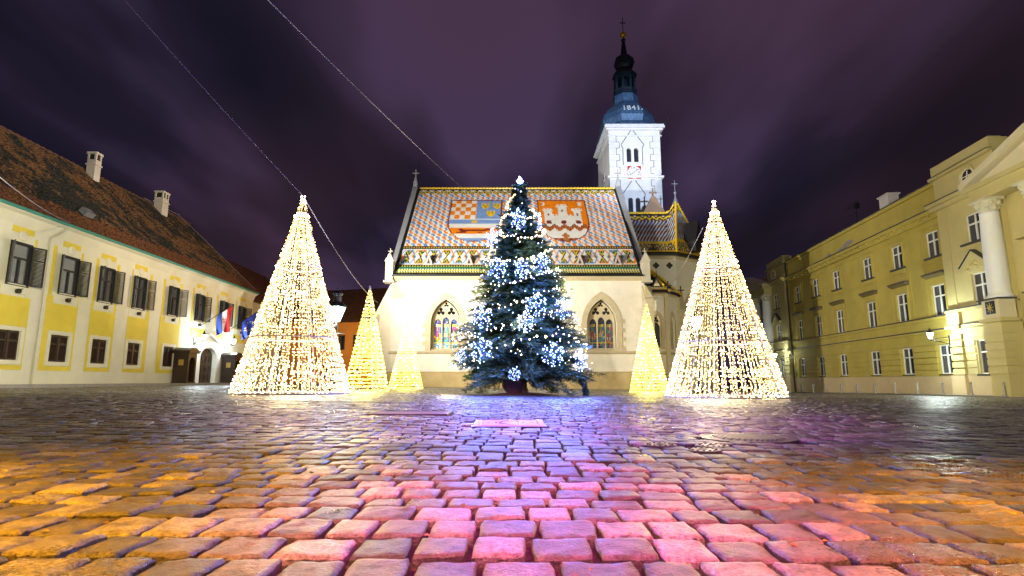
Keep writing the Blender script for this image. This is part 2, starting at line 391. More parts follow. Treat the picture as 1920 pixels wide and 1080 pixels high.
def joined(name, idx, n, seeds, rough):
    V = []; F = []; A = []; base = 0
    for s in seeds:
        sub = idx[s::len(seeds)] if len(seeds) > 1 else idx
        v, f = sett_template(n, 100 + s, rough); nv = len(v)
        P = np.repeat(v[None], len(sub), 0); P[:, :, 0] *= CB[sub, 2][:, None]; P[:, :, 1] *= CB[sub, 3][:, None]
        P[:, :, 2] += -P[:, :, 0] * ty[sub][:, None] + P[:, :, 1] * tx[sub][:, None] + tz[sub][:, None]
        P[:, :, 0] += CB[sub, 0][:, None]; P[:, :, 1] += CB[sub, 1][:, None]; P[:, :, 2] += gz_np(P[:, :, 0], P[:, :, 1])
        V.append(P.reshape(-1, 3)); fa = np.array(f)
        F.append((fa[None] + (np.arange(len(sub)) * nv)[:, None, None] + base).reshape(-1, 4)); base += nv * len(sub)
        A.append(np.repeat(cvv[sub], nv))
    V = np.vstack(V); F = np.vstack(F); A = np.concatenate(A)
    me = bpy.data.meshes.new(name); me.vertices.add(len(V)); me.vertices.foreach_set('co', V.astype(np.float32).ravel())
    me.loops.add(F.size); me.loops.foreach_set('vertex_index', F.astype(np.int32).ravel())
    me.polygons.add(len(F)); me.polygons.foreach_set('loop_start', np.arange(0, F.size, 4, dtype=np.int32)); me.polygons.foreach_set('loop_total', np.full(len(F), 4, np.int32))
    me.polygons.foreach_set('use_smooth', np.ones(len(F), bool))
    me.materials.append(M_cobble); a = me.attributes.new('cv', 'FLOAT', 'POINT'); a.data.foreach_set('value', A.astype(np.float32))
    me.update(calc_edges=True); me.validate()
    return O(name, me, square, kind='stuff')
rest = np.where(~isnear)[0]; d_ = CB[rest, 1]
joined('distant_cobbles', rest[d_ > 15], 3, [0, 1, 2], .6)
joined('middle_cobbles', rest[d_ <= 15], 7, list(range(8)), 1.3)

# dry leaves and grit in the joints
leaf = MB(); rl = random.Random(3)
for i in range(420):
    y = 1.5 + 9 * rl.random() ** 1.6; x = rl.uniform(-1, 1) * (y + .3); a = rl.uniform(0, 6.28); s = rl.uniform(.006, .02); z = gz(x, y) - rl.uniform(-.006, .018)
    c, q = math.cos(a) * s, math.sin(a) * s
    leaf.face([(x + c, y + q, z), (x - q * .5, y + c * .5, z + s * .5), (x - c, y - q, z + .002), (x + q * .5, y - c * .5, z + s * .3)], rl.randrange(3))
leaf.build('leaf_litter', [mat('dry_leaf', (.32, .17, .03), .7, .3), mat('pale_leaf', (.42, .33, .10), .7, .3), mat('grit', (.25, .18, .10), .8, .3)],
           label='dry leaves and grit scattered between the cobbles', cat='leaves', kind='stuff')

# pavements with granite kerbs
lp = MB(); lp.box(-25.3, -21.6, 8, 56, -.3, .40); O('pavement', lp.mesh('pavement', mat('pavement_slab', (.20, .18, .15), .5, .3, 2, .2, 30)), None, kind='structure')
for i in range(18):
    y = 8 + i * 2.6; MB().box(-21.58, -21.34, y + .01, y + 2.59, -.3, .405).build('kerb_stone', M_granite, bpy.data.objects['pavement'])
RA = math.atan2(-1, -.095)
def RW(a, d):  # right facade frame to world
    return (28 + a * math.cos(RA) - d * math.sin(RA), 36 + a * math.sin(RA) + d * math.cos(RA))
rp_ = MB()
for a0, a1 in ((-40, -26), (-26, -13), (-13, 0), (0, 20)):
    p = [(*RW(a0, 1), gz(*RW(a0, 0)) + .10), (*RW(a0, -2.0), gz(*RW(a0, -2)) + .08), (*RW(a1, -2.0), gz(*RW(a1, -2)) + .08), (*RW(a1, 1), gz(*RW(a1, 0)) + .10)]
    rp_.face(p); rp_.face([p[1], (p[1][0], p[1][1], p[1][2] - .3), (p[2][0], p[2][1], p[2][2] - .3), p[2]])
rp_.build('pavement', _mats['pavement_slab'], kind='structure')

# ------------------------------------------------------------------ fittings in the paving
def fitting(name, label, cat, x, y): return thing(name, label, cat, (x, y, gz(x, y)))
pl = fitting('stone_plaque', 'white marble plaque with dark oval emblem set among the cobbles', 'plaque', -.03, 7.75)
MB().box(-.48, .48, -.58, .58, -.06, .004).build('border', mat('dark_marble', (.05, .05, .06), .25, .2, 6), pl)
MB().box(-.45, .45, -.55, .55, -.05, .010).build('white_slab', mat('white_marble', (.88, .88, .88), .6, .12, 5), pl)
fr = MB()
for a in ((-.38, .38, -.48, -.46), (-.38, .38, .46, .48), (-.38, -.36, -.46, .46), (.36, .38, -.46, .46)): fr.box(*a, .0, .013)
fr.build('inlay_line', _mats['dark_marble'], pl)
em = MB()
for rr in ((.20, .17), (.14, .115)):
    for j in range(24):
        a, b = 2 * PI * j / 24, 2 * PI * (j + 1) / 24
        em.face([(rr[0] * math.cos(a), rr[0] * 1.6 * math.sin(a), .014), (rr[0] * math.cos(b), rr[0] * 1.6 * math.sin(b), .014), (rr[1] * math.cos(b), rr[1] * 1.6 * math.sin(b), .014), (rr[1] * math.cos(a), rr[1] * 1.6 * math.sin(a), .014)])
for sx in (-.29, .29):
    for j in range(4):
        a = PI / 2 * j; em.face([(sx, 0, .014), (sx + .03 * math.cos(a - .4), .05 * math.sin(a - .4), .014), (sx + .05 * math.cos(a), .08 * math.sin(a), .014), (sx + .03 * math.cos(a + .4), .05 * math.sin(a + .4), .014)])
em.build('emblem', _mats['dark_marble'], pl)
M_castiron = mat('cast_iron', (.16, .15, .15), .35, .3, 20, .3, 60, metal=.5)
for (x, y, lab) in ((1.33, 5.28, 'small round iron cap in the cobbles, left one of three'), (1.60, 4.93, 'small round iron cap nearest the camera, with slotted centre'), (1.80, 5.28, 'small round iron cap in the cobbles, right one of three')):
    t = fitting('valve_cover', lab, 'cover', x, y); t['group'] = 'small iron caps'
    MB().lathe([(.15, -.05), (.15, .006), (.14, .012), (.02, .012)], n=20).build('lid', M_castiron, t)
    q = MB()
    for j in range(14): a = 2 * PI * j / 14; q.box(.11 * math.cos(a) - .008, .11 * math.cos(a) + .008, .11 * math.sin(a) - .008, .11 * math.sin(a) + .008, .012, .017)
    q.box(-.03, .03, -.012, .012, .012, .017); q.build('studs', M_black_paint, t)
t = fitting('manhole_cover', 'large round cobble-filled manhole cover with iron ring', 'manhole', 2.48, 6.15)
ring = MB()
for j in range(28):
    a, b = 2 * PI * j / 28, 2 * PI * (j + 1) / 28
    for r0, r1 in ((.46, .49), (.36, .385)):
        ring.face([(r0 * math.cos(a), r0 * math.sin(a), .01), (r1 * math.cos(a), r1 * math.sin(a), .01), (r1 * math.cos(b), r1 * math.sin(b), .01), (r0 * math.cos(b), r0 * math.sin(b), .01)])
ring.build('rim', M_castiron, t); MB().lathe([(.485, -.04), (.485, 0.0), (.01, 0.0)], n=28).build('lid', M_cobble, t)
rib = MB()
for j in range(-6, 7):
    hl = math.sqrt(max(.01, .35 ** 2 - (j * .052) ** 2)); rib.box(j * .052 - .011, j * .052 + .011, -hl, hl, 0, .014)
rib.build('ribs', M_castiron, t)
t = fitting('access_slab', 'large rectangular granite slab left of the marble plaque', 'slab', -1.70, 9.82)
MB().box(-.64, .64, -.46, .46, -.05, .008).build('slab', M_granite, t)
ed = MB()
for a in ((-.66, .66, -.48, -.465), (-.66, .66, .465, .48), (-.66, -.645, -.465, .465), (.645, .66, -.465, .465)): ed.box(*a, -.05, .014)
ed.build('frame', M_castiron, t)

# ------------------------------------------------------------------ the church
M_wall_w = mat('church_plaster', (.78, .74, .64), .85, .26, 1.2, .08, 40, streak=1)
M_plinth = mat('ochre_stone_plinth', (.52, .40, .20), .8, .25, 2.5, .2, 25)
M_tile = mat('glazed_roof_tile', rough=.42, var=.16, scale=2, attr='Col', spec=.3)
M_tower_w = mat('tower_white_plaster', (.74, .77, .82), .8, .20, 1.4, .05, 40, streak=1)
M_line = mat('grey_painted_line', (.20, .21, .25), .8, .1)
ch = thing('church', 'white gothic church with patterned tiled roof and two coats of arms', 'church', (0, 45, 0))
XL, XR, EZ = -9.6, 10.6, 8.9
WINS = [(-6.45, -4.10), (5.95, 8.30)]
nw = MB(); nw.plate(rect(XL, XR, 1.15, EZ), [arch(a, b, 2.9, 5.05, 8, .93) for a, b in WINS], 0, .6)
nw.box(XL, XL + .6, .62, 21, 1.15, EZ); nw.box(XR - .6, XR, .62, 21, 1.15, EZ); nw.box(XL, XR, 21.02, 21.6, 1.15, EZ)
for x in (XL, XR - .6): nw.prism([(0.1, EZ + .01), (21.4, EZ + .01), (10.3, 19.6)], x + .01, x + .59, axis='x')
nw.build('nave_wall', M_wall_w, ch)
pb = MB(); pb.box(XL - .15, XR + .12, -.18, .5, -.4, 1.12); pb.prism([(-.18, 1.121), (-.004, 1.121), (-.004, 1.27)], XL - .15, XR + .12, axis='x'); pb.build('plinth', M_plinth, ch)
sb_ = MB(); sb_.prism([(-.14, 2.70), (-.003, 2.62), (-.003, 2.86)], XL - .12, XR + .1, axis='x'); sb_.build('string_course', M_stone, ch)
co = MB(); co.prism([(-.32, 8.86), (-.003, 8.48), (-.003, 8.86)], XL - .1, XR + .1, axis='x'); co.build('cornice', M_stone, ch)

PAL = dict(W=(.78, .78, .76), B=(.17, .31, .62), O=(.82, .27, .008), Y=(.80, .56, .02), K=(.012, .012, .016), G=(.02, .17, .09), D=(.22, .03, .02), N=(.50, .19, .045), L=(.22, .36, .66), P=(.06, .03, .045))
def stained(a, b, z0, z1, seed, lit, parent, nx=6, nz=26):
    rs = random.Random(seed); mb = MB(); cols = []
    pal_d = [(.01, .015, .06), (.015, .03, .11), (.01, .01, .03), (.02, .05, .10)]
    pal_f = [(.03, .16, .40), (.05, .28, .30), (.45, .03, .05), (.55, .42, .06), (.08, .25, .06), (.55, .50, .42), (.15, .06, .30), (.60, .20, .04)]
    fig = [rs.choice(pal_f) for _ in range(40)]
    for j in range(nz):
        t = (j + .5) / nz
        for i in range(nx):
            u = (i + .5) / nx - .5
            if t > .72: c = rs.choice(pal_d if not lit else pal_d + [pal_f[6], pal_f[0]])
            elif t > .66: c = pal_f[3] if abs(u) < .36 else pal_d[0]
            elif t > .20:
                wdt = .16 + .28 * (1 - abs(t - .35) * 1.6)
                c = fig[(int(t * 11) * 3 + (1 if u > 0 else 0) + int(abs(u) * 6)) % 40] if abs(u) < wdt else rs.choice(pal_d)
            elif t > .17: c = pal_f[3]
            else: c = rs.choice([pal_f[0], pal_f[1], pal_f[5], pal_f[3]] if lit else [pal_f[0], pal_f[1], pal_d[1], pal_f[2]])
            if lit: c = tuple(min(.8, q * 1.5 + .03) for q in c)
            x0, x1 = a + (b - a) * i / nx + .008, a + (b - a) * (i + 1) / nx - .008; q0, q1 = z0 + (z1 - z0) * j / nz + .008, z0 + (z1 - z0) * (j + 1) / nz - .008
            k = rs.uniform(-.01, .01)
            mb.face([(x0, .52 + k, q0), (x1, .52 - k, q0), (x1, .52 - k, q1), (x0, .52 + k, q1)]); cols += [(*c, 1)] * 4
    nb = len(mb.v)
    mb.face([(a - .05, .56, z0 - .05), (b + .05, .56, z0 - .05), (b + .05, .56, z1 + .05), (a - .05, .56, z1 + .05)]); cols += [(.012, .012, .015, 1)] * 4
    o = mb.build('stained_glass', mat('stained_glass_' + ('lit' if lit else 'dark'), rough=.25, var=.05, attr='Col'), parent)
    at = o.data.color_attributes.new('Col', 'FLOAT_COLOR', 'POINT'); at.data.foreach_set('color', np.array(cols, dtype=np.float32).ravel())
    if lit:
        m = o.data.materials[0]; n = m.node_tree; at_ = [q for q in n.nodes if q.type == 'ATTRIBUTE'][0]; b_ = n.nodes['Principled BSDF']
        n.links.new(at_.outputs['Color'], b_.inputs['Emission Color']); b_.inputs['Emission Strength'].default_value = .9; m.cycles.emission_sampling = 'NONE'
    return o
def gothic_window(a, b, parent, seed, lit):
    c = (a + b) / 2
    surr = MB(); surr.plate(arch(a - .42, b + .42, 2.87, 5.05, 10, .88), [arch(a + .001, b - .001, 2.901, 5.05, 8, .93)], -.05, -.002)
    for j in range(7):   # toothed stones at the jambs
        z = 2.9 + j * .36
        for x0, x1 in ((a - .42 - (.22 if j % 2 else .0), a - .425), (b + .425, b + .42 + (.22 if j % 2 == 0 else .0))):
            if x1 - x0 > .1: surr.box(x0, x1, -.045, -.002, z, z + .34)
    o = surr.build('window', M_stone, parent)
    tr = MB(); hs = []
    gl = [(c - .93, c - .37), (c - .28, c + .28), (c + .37, c + .93)]
    for x0, x1 in gl: hs.append(arch(x0, x1, 3.1, 5.05 if abs((x0 + x1) / 2 - c) > .1 else 5.2, 6, .75))
    hs += [trefoil(c - .42, 6.02, .30), trefoil(c + .42, 6.02, .30), trefoil(c, 6.58, .19)]
    tr.plate(arch(a + .06, b - .06, 2.95, 5.02, 8, .93), hs, .34, .46); tr.box(a + .05, b - .05, .05, .33, 2.905, 3.0); tr.build('tracery', M_stone, o)
    for i, (x0, x1) in enumerate(gl): stained(x0 - .02, x1 + .02, 3.08, 5.75, seed + i, lit, o)
    MB().plate(arch(c - 1.0, c + 1.0, 5.76, 5.8, 6, .8), [], .5, .55).build('dark_glass', mat('dark_leaded_glass', (.012, .013, .018), .2, .2, 20), o)
gothic_window(*WINS[0], ch, 3, True); gothic_window(*WINS[1], ch, 41, False)

# nave roof, every tile laid by colour
RID = Vector((0, 10.3, 19.75)); EAV = Vector((0, -.28, 8.92)); slope = (EAV - RID); NRM = Vector((0, -slope.z * -1, 0)); NRM = Vector((0, -10.83, 10.58)).normalized()
def in_shield(s, t, c, hw):
    b = (t - .155) / .51
    if b < 0 or b > 1: return None
    h = hw if t < .44 else hw * math.sqrt(max(0, 1 - ((t - .44) / .225) ** 2))
    a = (s - c) / hw
    if abs(s - c) > h: return None
    return a, b, (h - abs(s - c)) < .006 or b < .014 or b > .985
def head(a, b, ca, cb):
    x, y = (a - ca) / .17, (b - cb) / .075
    if abs(x) < .9 and -1.0 < y < 1.0:
        if y < -.45: return 'Y' if (abs(x) > .55 or abs(x) < .2) and y > -1 else None
        if abs(x) > 1 - max(0, y) * .55: return None
        if (.25 < abs(x) < .5 and -.25 < y < .0) or (abs(x) < .22 and .45 < y < .7): return 'K'
        return 'Y'
    return None
def left_arms(a, b):
    if b < .475:
        if a < .02: return 'O' if (int((a + 1) * 4.95) + int(b / .095)) % 2 else 'W'
        for ca, cb in ((.34, .15), (.80, .15), (.57, .345)):
            h = head(a, b, ca, cb)
            if h: return h
        return 'L'
    if b < .505: return 'W'
    if b < .605: return 'Y' if abs(a + .02) < .10 and abs(b - .555) < .03 else 'L'
    if b < .695: return 'W'
    if b < .835:
        if abs(b - .762) < .020 and -.5 < a < .42: return 'D'
        if abs(a + .36) < .10 and abs(b - .762) < .034: return 'D'
        if (abs(b - .80) < .016 and (-.62 < a < -.3 or .15 < a < .30)) or (abs(b - .735) < .014 and (.38 < a < .68 or -.56 < a < -.4)): return 'D'
        return 'Y' if False else 'O'
    if b < .92: return 'W'
    return 'L'
def right_arms(a, b):
    if b < .60:
        for ca, top, hw in ((-.58, .235, .15), (0, .14, .18), (.58, .235, .15)):
            x = abs(a - ca)
            if top - .02 < b < .62:
                wdt = hw + (.06 if b < top + .06 else 0)
                if x < wdt and not (b < top + .012 and .35 < (x / hw) % .7 < .6):
                    if x < .035 and top + .11 < b < top + .17: return 'D'
                    return 'D' if x < .06 * (1.4 - (b - .5) * -3) and b > .515 else 'W'
        if abs(a) < .74 and .37 < b < .62:
            if b < .40 and int((a + 2) * 14) % 2: return 'O'
            return 'W'
        if abs(b - .11) < .042 and abs(a - .74) < .085: return 'W'
        if (a + .78) ** 2 / .009 + (b - .11) ** 2 / .0022 < 1 and not ((a + .83) ** 2 / .005 + (b - .11) ** 2 / .0010 < 1): return 'W'
        return 'O'
    if b < .78:
        z = abs(((a * 2.6 + .5) % 1) - .5) * .16; q = b - .60 - z
        if q < 0: return 'W' if abs(a) < .72 else 'O'
        if q < .018 or abs(q - .058) < .010: return 'D'
        return 'N' if q < .10 else 'W'
    if abs(a) < .16 * (1 - abs(b - .875) / .07) and .80 < b < .945: return 'N'
    if b > .93: return 'N' if abs(a) < .5 and int(abs(a) * 9) % 2 == 0 else 'D'
    return 'W'
def main_tiles(s, t, c, r):
    if t < .02: return PAL['K']
    for cc, hw, fn in ((.300, .127, left_arms), (.718, .120, right_arms)):
        q = in_shield(s, t, cc, hw)
        if q: return PAL['D'] if q[2] else PAL[fn(q[0], q[1])]
    if t < .081:
        tt = (t - .02) / .061; tri = abs(2 * ((s * 24) % 1) - 1); d = tt - (.22 + .56 * (1 - tri))
        return PAL['Y'] if abs(d) < .15 else (PAL['K'] if abs(d) < .31 else PAL['W'])
    if t < .718:
        q = (t - .081) / .0354; i = int(q); fr = q - i; j = int(s * 76 - fr + 40)
        if j % 2: return PAL['W']
        return PAL['O'] if (j // 2 + i) % 2 else PAL['B']
    if t < .742: return PAL['Y'] if (c % 2 == 0 and .722 < t < .738) else PAL['K']
    if t < .905:
        vv = (t - .742) / .163; d = abs(vv - .5); k0 = int(s * 18); u = s * 18 - k0
        if d < .36:
            x = abs(u - .5)
            if x < .05 + d * .62:
                if d > .2 and x < d * .28 - .01: return PAL['G']
                return PAL['Y'] if (x < .01 + d * .46) and d > .04 else PAL['K']
        for k in (-1, 0, 1):
            X = abs(s * 18 - (k0 + k) - .5); ed = .30 + .32 * (1 - d / .40)
            if (d < .40 and abs(X - ed) < .052) or (.385 < d < .44 and X < .32): return PAL['O'] if (k0 + k) % 2 else PAL['B']
        if min(u, 1 - u) < .075 * (1 - d / .12) and d < .12: return PAL['G']
        return PAL['W']
    if t < .926: return PAL['Y'] if (c % 2 == 0 and t > .91) else PAL['K']
    if t < .937: return PAL['G']
    if t < .949: return PAL['W'] if c % 2 else PAL['G']
    if t < .960: return PAL['Y'] if r % 2 or c % 2 else PAL['G']
    if t < .972: return PAL['W'] if c % 2 else PAL['G']
    if t < .984: return PAL['Y'] if c % 2 else PAL['G']
    return PAL['K']
roof = MB(); roof.prism([(EAV.y, EAV.z - .06), (RID.y, RID.z - .06), (RID.y + 11, 8.9), (RID.y + 10.6, 8.6), (RID.y, RID.z - .5), (EAV.y + .2, EAV.z - .2)], XL + .02, XR - .02, axis='x')
roof_o = roof.build('nave_roof', mat('roof_backing', (.02, .018, .02), .7, .2), ch)
def Pm(s, t): return Vector((-9.28 + 19.56 * s, 0, 0)) + RID + slope * t
tiles('roof_tiles', Pm, NRM, 184, 102, main_tiles, roof_o, M_tile, .025, .3, .4)
rc = MB(); n_ = 120; rc.tube([(-9.3 + 19.6 * i / n_, 10.3, 19.80) for i in range(n_ + 1)], [.10 if i % 2 else .15 for i in range(n_ + 1)], 8)
rc.build('ridge_tiles', mat('yellow_glazed_tile', (.72, .46, .03), .3, .15, 6), roof_o, kind='stuff')
ev = MB(); ev.box(XL, XR, -.36, -.2, 8.80, 8.93); ev.build('gutter', M_black_paint, roof_o)
for x in (-9.56, 10.30): MB().prism([(EAV.y, EAV.z + .03), (RID.y, RID.z + .03), (RID.y, RID.z - .05), (EAV.y, EAV.z - .05)], x, x + .26, axis='x').build('verge_flashing', M_black_paint, roof_o)
for sx in (.125, .294, .759, .917):   # little triangular dormers
    p = Pm(sx, .905); d = MB(); d.face([(-.36, -.05, -.05), (.36, -.05, -.05), (0, -.05, .95)]); d.face([(-.36, -.05, -.05), (0, -.05, .95), (0, .95, .95), (-.3, .2, .0)], 1); d.face([(.36, -.05, -.05), (.3, .2, .0), (0, .95, .95), (0, -.05, .95)], 1)
    d.face([(-.13, -.055, .1), (.13, -.055, .1), (0, -.055, .5)], 1)
    dd = d.build('dormer', [mat('dormer_copper', (.45, .36, .33), .6, .25, 8), M_black_paint], roof_o, loc=p)
    MB().tube([(0, 0, .9), (0, 0, 1.35)], .025, 5).build('spike', M_black_paint, dd)
def cross(mb, x, y, z, s=1.):
    mb.box(x - .05 * s, x + .05 * s, y - .05 * s, y + .05 * s, z, z + .85 * s); mb.box(x - .27 * s, x + .27 * s, y - .045 * s, y + .045 * s, z + .42 * s, z + .54 * s)
    for dx, dz in ((-.27, .48), (.27, .48), (0, .85)): mb.octa((x + dx * s, y, z + dz * s), .10 * s)
    mb.lathe([(.14 * s, z - .02), (.07 * s, z + .12 * s), (.10 * s, z + .2 * s), (.05 * s, z + .3 * s)], (x, y), 8)
M_coping = mat('weathered_coping', (.36, .37, .40), .7, .25, 3, .2, 20)
for x0, x1 in ((-10.02, -9.56), (10.50, 11.0)):
    gp = MB(); o_ = .38
    gp.prism([(.45, 9.3), (RID.y, RID.z + o_), (RID.y + 10.3, 9.4), (RID.y + 10.2, 8.8), (RID.y, RID.z - .5), (.6, 8.9)], x0, x1, axis='x')
    gp.lathe([(.30, RID.z + .2), (.26, RID.z + .7), (.07, RID.z + 1.25)], ((x0 + x1) / 2, RID.y), 4, a0=PI / 4)
    cross(gp, (x0 + x1) / 2, RID.y, RID.z + 1.2, .95); gp.build('gable_parapet', M_coping, ch)
for xc in (-9.83, 10.75):   # eave pinnacles
    pn = MB(); pn.box(xc - .30, xc + .30, -.36, .45, 8.45, 10.0); pn.prism([(xc - .38, 10.0), (xc + .38, 10.0), (xc, 10.75)], -.40, .49); pn.box(xc - .42, xc + .42, -.46, .5, 8.3, 8.45)
    cross(pn, xc, 0, 10.65, .55); pn.build('pinnacle', mat('pale_stone', (.55, .50, .41), .8, .12, 3), ch)
# corner buttresses
bt = MB(); bt.prism([(-10.95, -.3), (-9.605, -.3), (-9.605, 8.25), (-9.75, 8.2), (-10.9, 5.85)], .05, 1.0); bt.build('buttress', mat('buttress_plaster', (.70, .64, .50), .85, .15, 2), ch)
for j in range(9): MB().box(-10.97, -10.58 - (.16 if j % 2 else 0), -.0, 1.05, .2 + j * .62, .2 + j * .62 + .60).build('quoin', M_stone, bpy.data.objects['buttress'])
b2 = MB(); b2.prism([(10.45, -.4), (11.05, -.4), (11.05, 7.0), (10.45, 8.0)], -1.0, -.19); b2.prism([(-1.1, 6.9), (-.10, 6.9), (-.10, 8.05)], 10.38, 11.1, axis='x'); b2.build('buttress', M_stone, ch)
for j, z in enumerate((7.35, 7.95)): MB().box(XL - .03, XL + (.95 if j == 0 else .6), -.04, .3, z - .3, z + .28).build('quoin', M_stone, ch)

# choir with polygonal apse
def lancet_wall(p0, p1, z0, z1, wins, name, parent, m, th=.4, glass_col=None):
    """wall from p0 to p1 (xy) with pointed windows [(u0,u1,z0,zs)]"""
    d = Vector((p1[0] - p0[0], p1[1] - p0[1])); L_ = d.length; mb = MB()
    mb.plate(rect(0, L_, z0, z1), [arch(a, b, c, s_, 6, .9) for a, b, c, s_ in wins], 0, th)
    o = mb.build(name, m, parent, loc=(p0[0], p0[1], 0), rot=(0, 0, math.atan2(d.y, d.x)))
    for a, b, c, s_ in wins:
        f = MB(); f.plate(arch(a - .22, b + .22, c - .05, s_, 8, .86), [arch(a + .002, b - .002, c + .002, s_, 6, .9)], -.04, -.002)
        mm = (a + b) / 2; w2 = b - a
        f.plate(arch(a + .002, b - .002, c + .002, s_, 6, .9), [arch(a + .09, b - .09, c + .1, s_ - .55 * w2, 5, .8), trefoil(mm, s_ + .24 * w2, .30 * w2)], .15, .25)
        wo = f.build('window', M_stone, o)
        MB().plate(arch(a + .02, b - .02, c + .02, s_ - .01, 6, .9), [], .3, .33).build('pane', mat('dark_leaded_glass', (.012, .013, .018), .2), wo)
    return o
M_choir = mat('choir_plaster', (.76, .72, .62), .85, .12, 1.5, .08, 40, streak=1)
CP = [(10.62, 5.0), (14.7, 5.0), (18.0, 7.4), (18.0, 11.8), (14.7, 14.2)]
cwall = lancet_wall(CP[0], CP[1], -.5, 11.6, [], 'choir_wall', ch, M_choir)
lancet_wall(CP[1], CP[2], -.5, 11.6, [(1.1, 2.7, 4.0, 6.9)], 'apse_wall', ch, M_choir)
lancet_wall(CP[2], CP[3], -.5, 11.6, [(1.4, 3.0, 4.0, 6.9)], 'apse_wall', ch, M_choir)
q4 = MB()
for x, z in ((12.9, 10.75), (14.1, 10.75)): q4.plate(trefoil(x, z, .26, 0, 4, 32), [], 4.93, 4.99)
q4.build('quatrefoil', M_black_paint, ch)
cc_ = MB()
for a, b in zip(CP, CP[1:-1]): cc_.tube([(a[0], a[1], 11.55), (b[0], b[1], 11.55)], .22, 4)
cc_.build('choir_cornice', M_stone, ch)
for p in ((14.75, 4.9), (18.1, 7.3)):
    bb = MB(); bb.box(p[0] - .3, p[0] + .3, p[1] - 1.1, p[1], -.5, 6.6); bb.prism([(p[1] - 1.15, 6.6), (p[1], 6.6), (p[1], 8.4)], p[0] - .33, p[0] + .33, axis='x'); bb.build('buttress', M_stone, ch)
APX = Vector((16.3, 9.6, 18.2)); RZ = 16.95; EZC = 11.85
def Pc(s, t):   # front slope, rising to the apex at its right end
    e = Vector((10.7 + 4.0 * s, 4.65, EZC)); k = max(0, (s - .78) / .22)
    top = Vector((10.7 + 4.6 * min(1, s / .8) + (APX.x - 15.3) * k, 9.6, RZ + (APX.z - RZ) * k ** 1.5)); return top.lerp(e, t)
E1, E2, E3 = Vector((14.7, 4.65, EZC)), Vector((18.3, 7.25, EZC)), Vector((18.3, 11.9, EZC))
def choir_tiles(s, t, c, r):
    if t < .05: return PAL['K']
    if t < .20:
        d = (t - .05) / .15 - (.25 + .5 * abs(2 * ((s * 8) % 1) - 1)); return PAL['Y'] if abs(d) < .17 else (PAL['W'] if abs(d) > .5 else PAL['P'])
    if t < .74:
        q = (c * 2 + (r % 2) + r) % 6
        return PAL['P'] if q in (0, 1) else (PAL['W'] if q in (2, 3) else (PAL['B'] if (r // 4) % 2 else PAL['D']))
    if t < .78 or .95 < t < .985: return PAL['Y']
    if t < .95:
        vv = (t - .78) / .17; u = (s * 7) % 1; d = abs(vv - abs(2 * u - 1))
        if d < .16: return PAL['Y']
        cu, cv_ = ((u - .5), vv - .72) if vv > abs(2 * u - 1) else (min(u, 1 - u), vv - .28)
        e_ = cu * cu * 22 + cv_ * cv_ * 7
        return PAL['B'] if e_ < .05 else (PAL['W'] if e_ < .30 else PAL['P'])
    return PAL['K']
cr_ = MB()
for fc in ([Pc(0, 1), Pc(1, 1), Pc(1, 0), Pc(.8, 0), Pc(0, 0)],): cr_.face([q - Vector((0, -.05, .06)) for q in fc])
cr_.face([E1, E2, APX]); cr_.face([E2, E3, APX]); cr_.face([E3, Vector((14.7, 14.5, EZC)), APX]); cr_.face([Vector((14.7, 14.5, EZC)), Vector((10.7, 14.5, EZC)), Vector((10.7, 9.6, RZ)), Vector((15.3, 9.6, RZ)), APX])
cro = cr_.build('choir_roof', _mats['roof_backing'], ch)
tiles('roof_tiles', Pc, Vector((0, -.7, .7)), 46, 52, choir_tiles, cro, M_tile, .03, .3, .4)
for A_, B_ in ((E1, E2), (E2, E3)):
    nn = (B_ - A_).cross(APX - A_).normalized()
    tiles('roof_tiles', lambda s, t, A_=A_, B_=B_: APX.lerp(A_.lerp(B_, s), t), nn, 40, 56, lambda s, t, c, r: choir_tiles(s * .9, t, c, r), cro, M_tile, .03, .3, .4)
M_yel = _mats['yellow_glazed_tile']
def hip(name, pts, r, parent):
    P_ = []; rr = []
    for a, b in zip(pts, pts[1:]):
        a, b = Vector(a), Vector(b); k = max(2, int((b - a).length / .16))
        for i in range(k): P_.append(a.lerp(b, i / k)); rr.append(r * (1.25 if i % 2 else .85))
    P_.append(Vector(pts[-1])); rr.append(r); mb = MB(); mb.tube(P_, rr, 6); return mb.build(name, M_yel, parent, kind='stuff')
up = Vector((0, -.03, .07))
for a, b in ((E1, APX), (E2, APX), (E3, APX)): hip('hip_tiles', [a + up, b + up], .11, cro)
hip('ridge_tiles', [(10.7, 9.6, RZ + .05), (15.25, 9.6, RZ + .05), (15.8, 9.6, 17.3), APX + up], .11, cro)
fn = MB(); fn.lathe([(.35, 17.85), (.12, 18.5), (.05, 18.9), (.13, 19.05), (.13, 19.15), (.04, 19.3), (.035, 20.4)], (16.3, 9.6), 8); fn.box(16.0, 16.6, 9.57, 9.63, 20.0, 20.06); fn.build('finial', M_zinc, cro)
dm = MB(); dm.box(-.42, .42, 0, 1.2, 0, 1.0); dm.prism([(-.55, 1.0), (.55, 1.0), (0, 2.9)], -.1, 1.3); dm.build('dormer', M_black_paint, cro, loc=(17.15, 5.9, 12.3), rot=(0, 0, R(36)))
cg = MB(); cg.tube([Vector((10.7, 4.55, 11.75)), E1 - Vector((0, .1, .1)), E2 - Vector((-.1, .05, .1)), E3 - Vector((-.1, 0, .1))], .17, 6); cg.build('gutter', M_black_paint, cro)

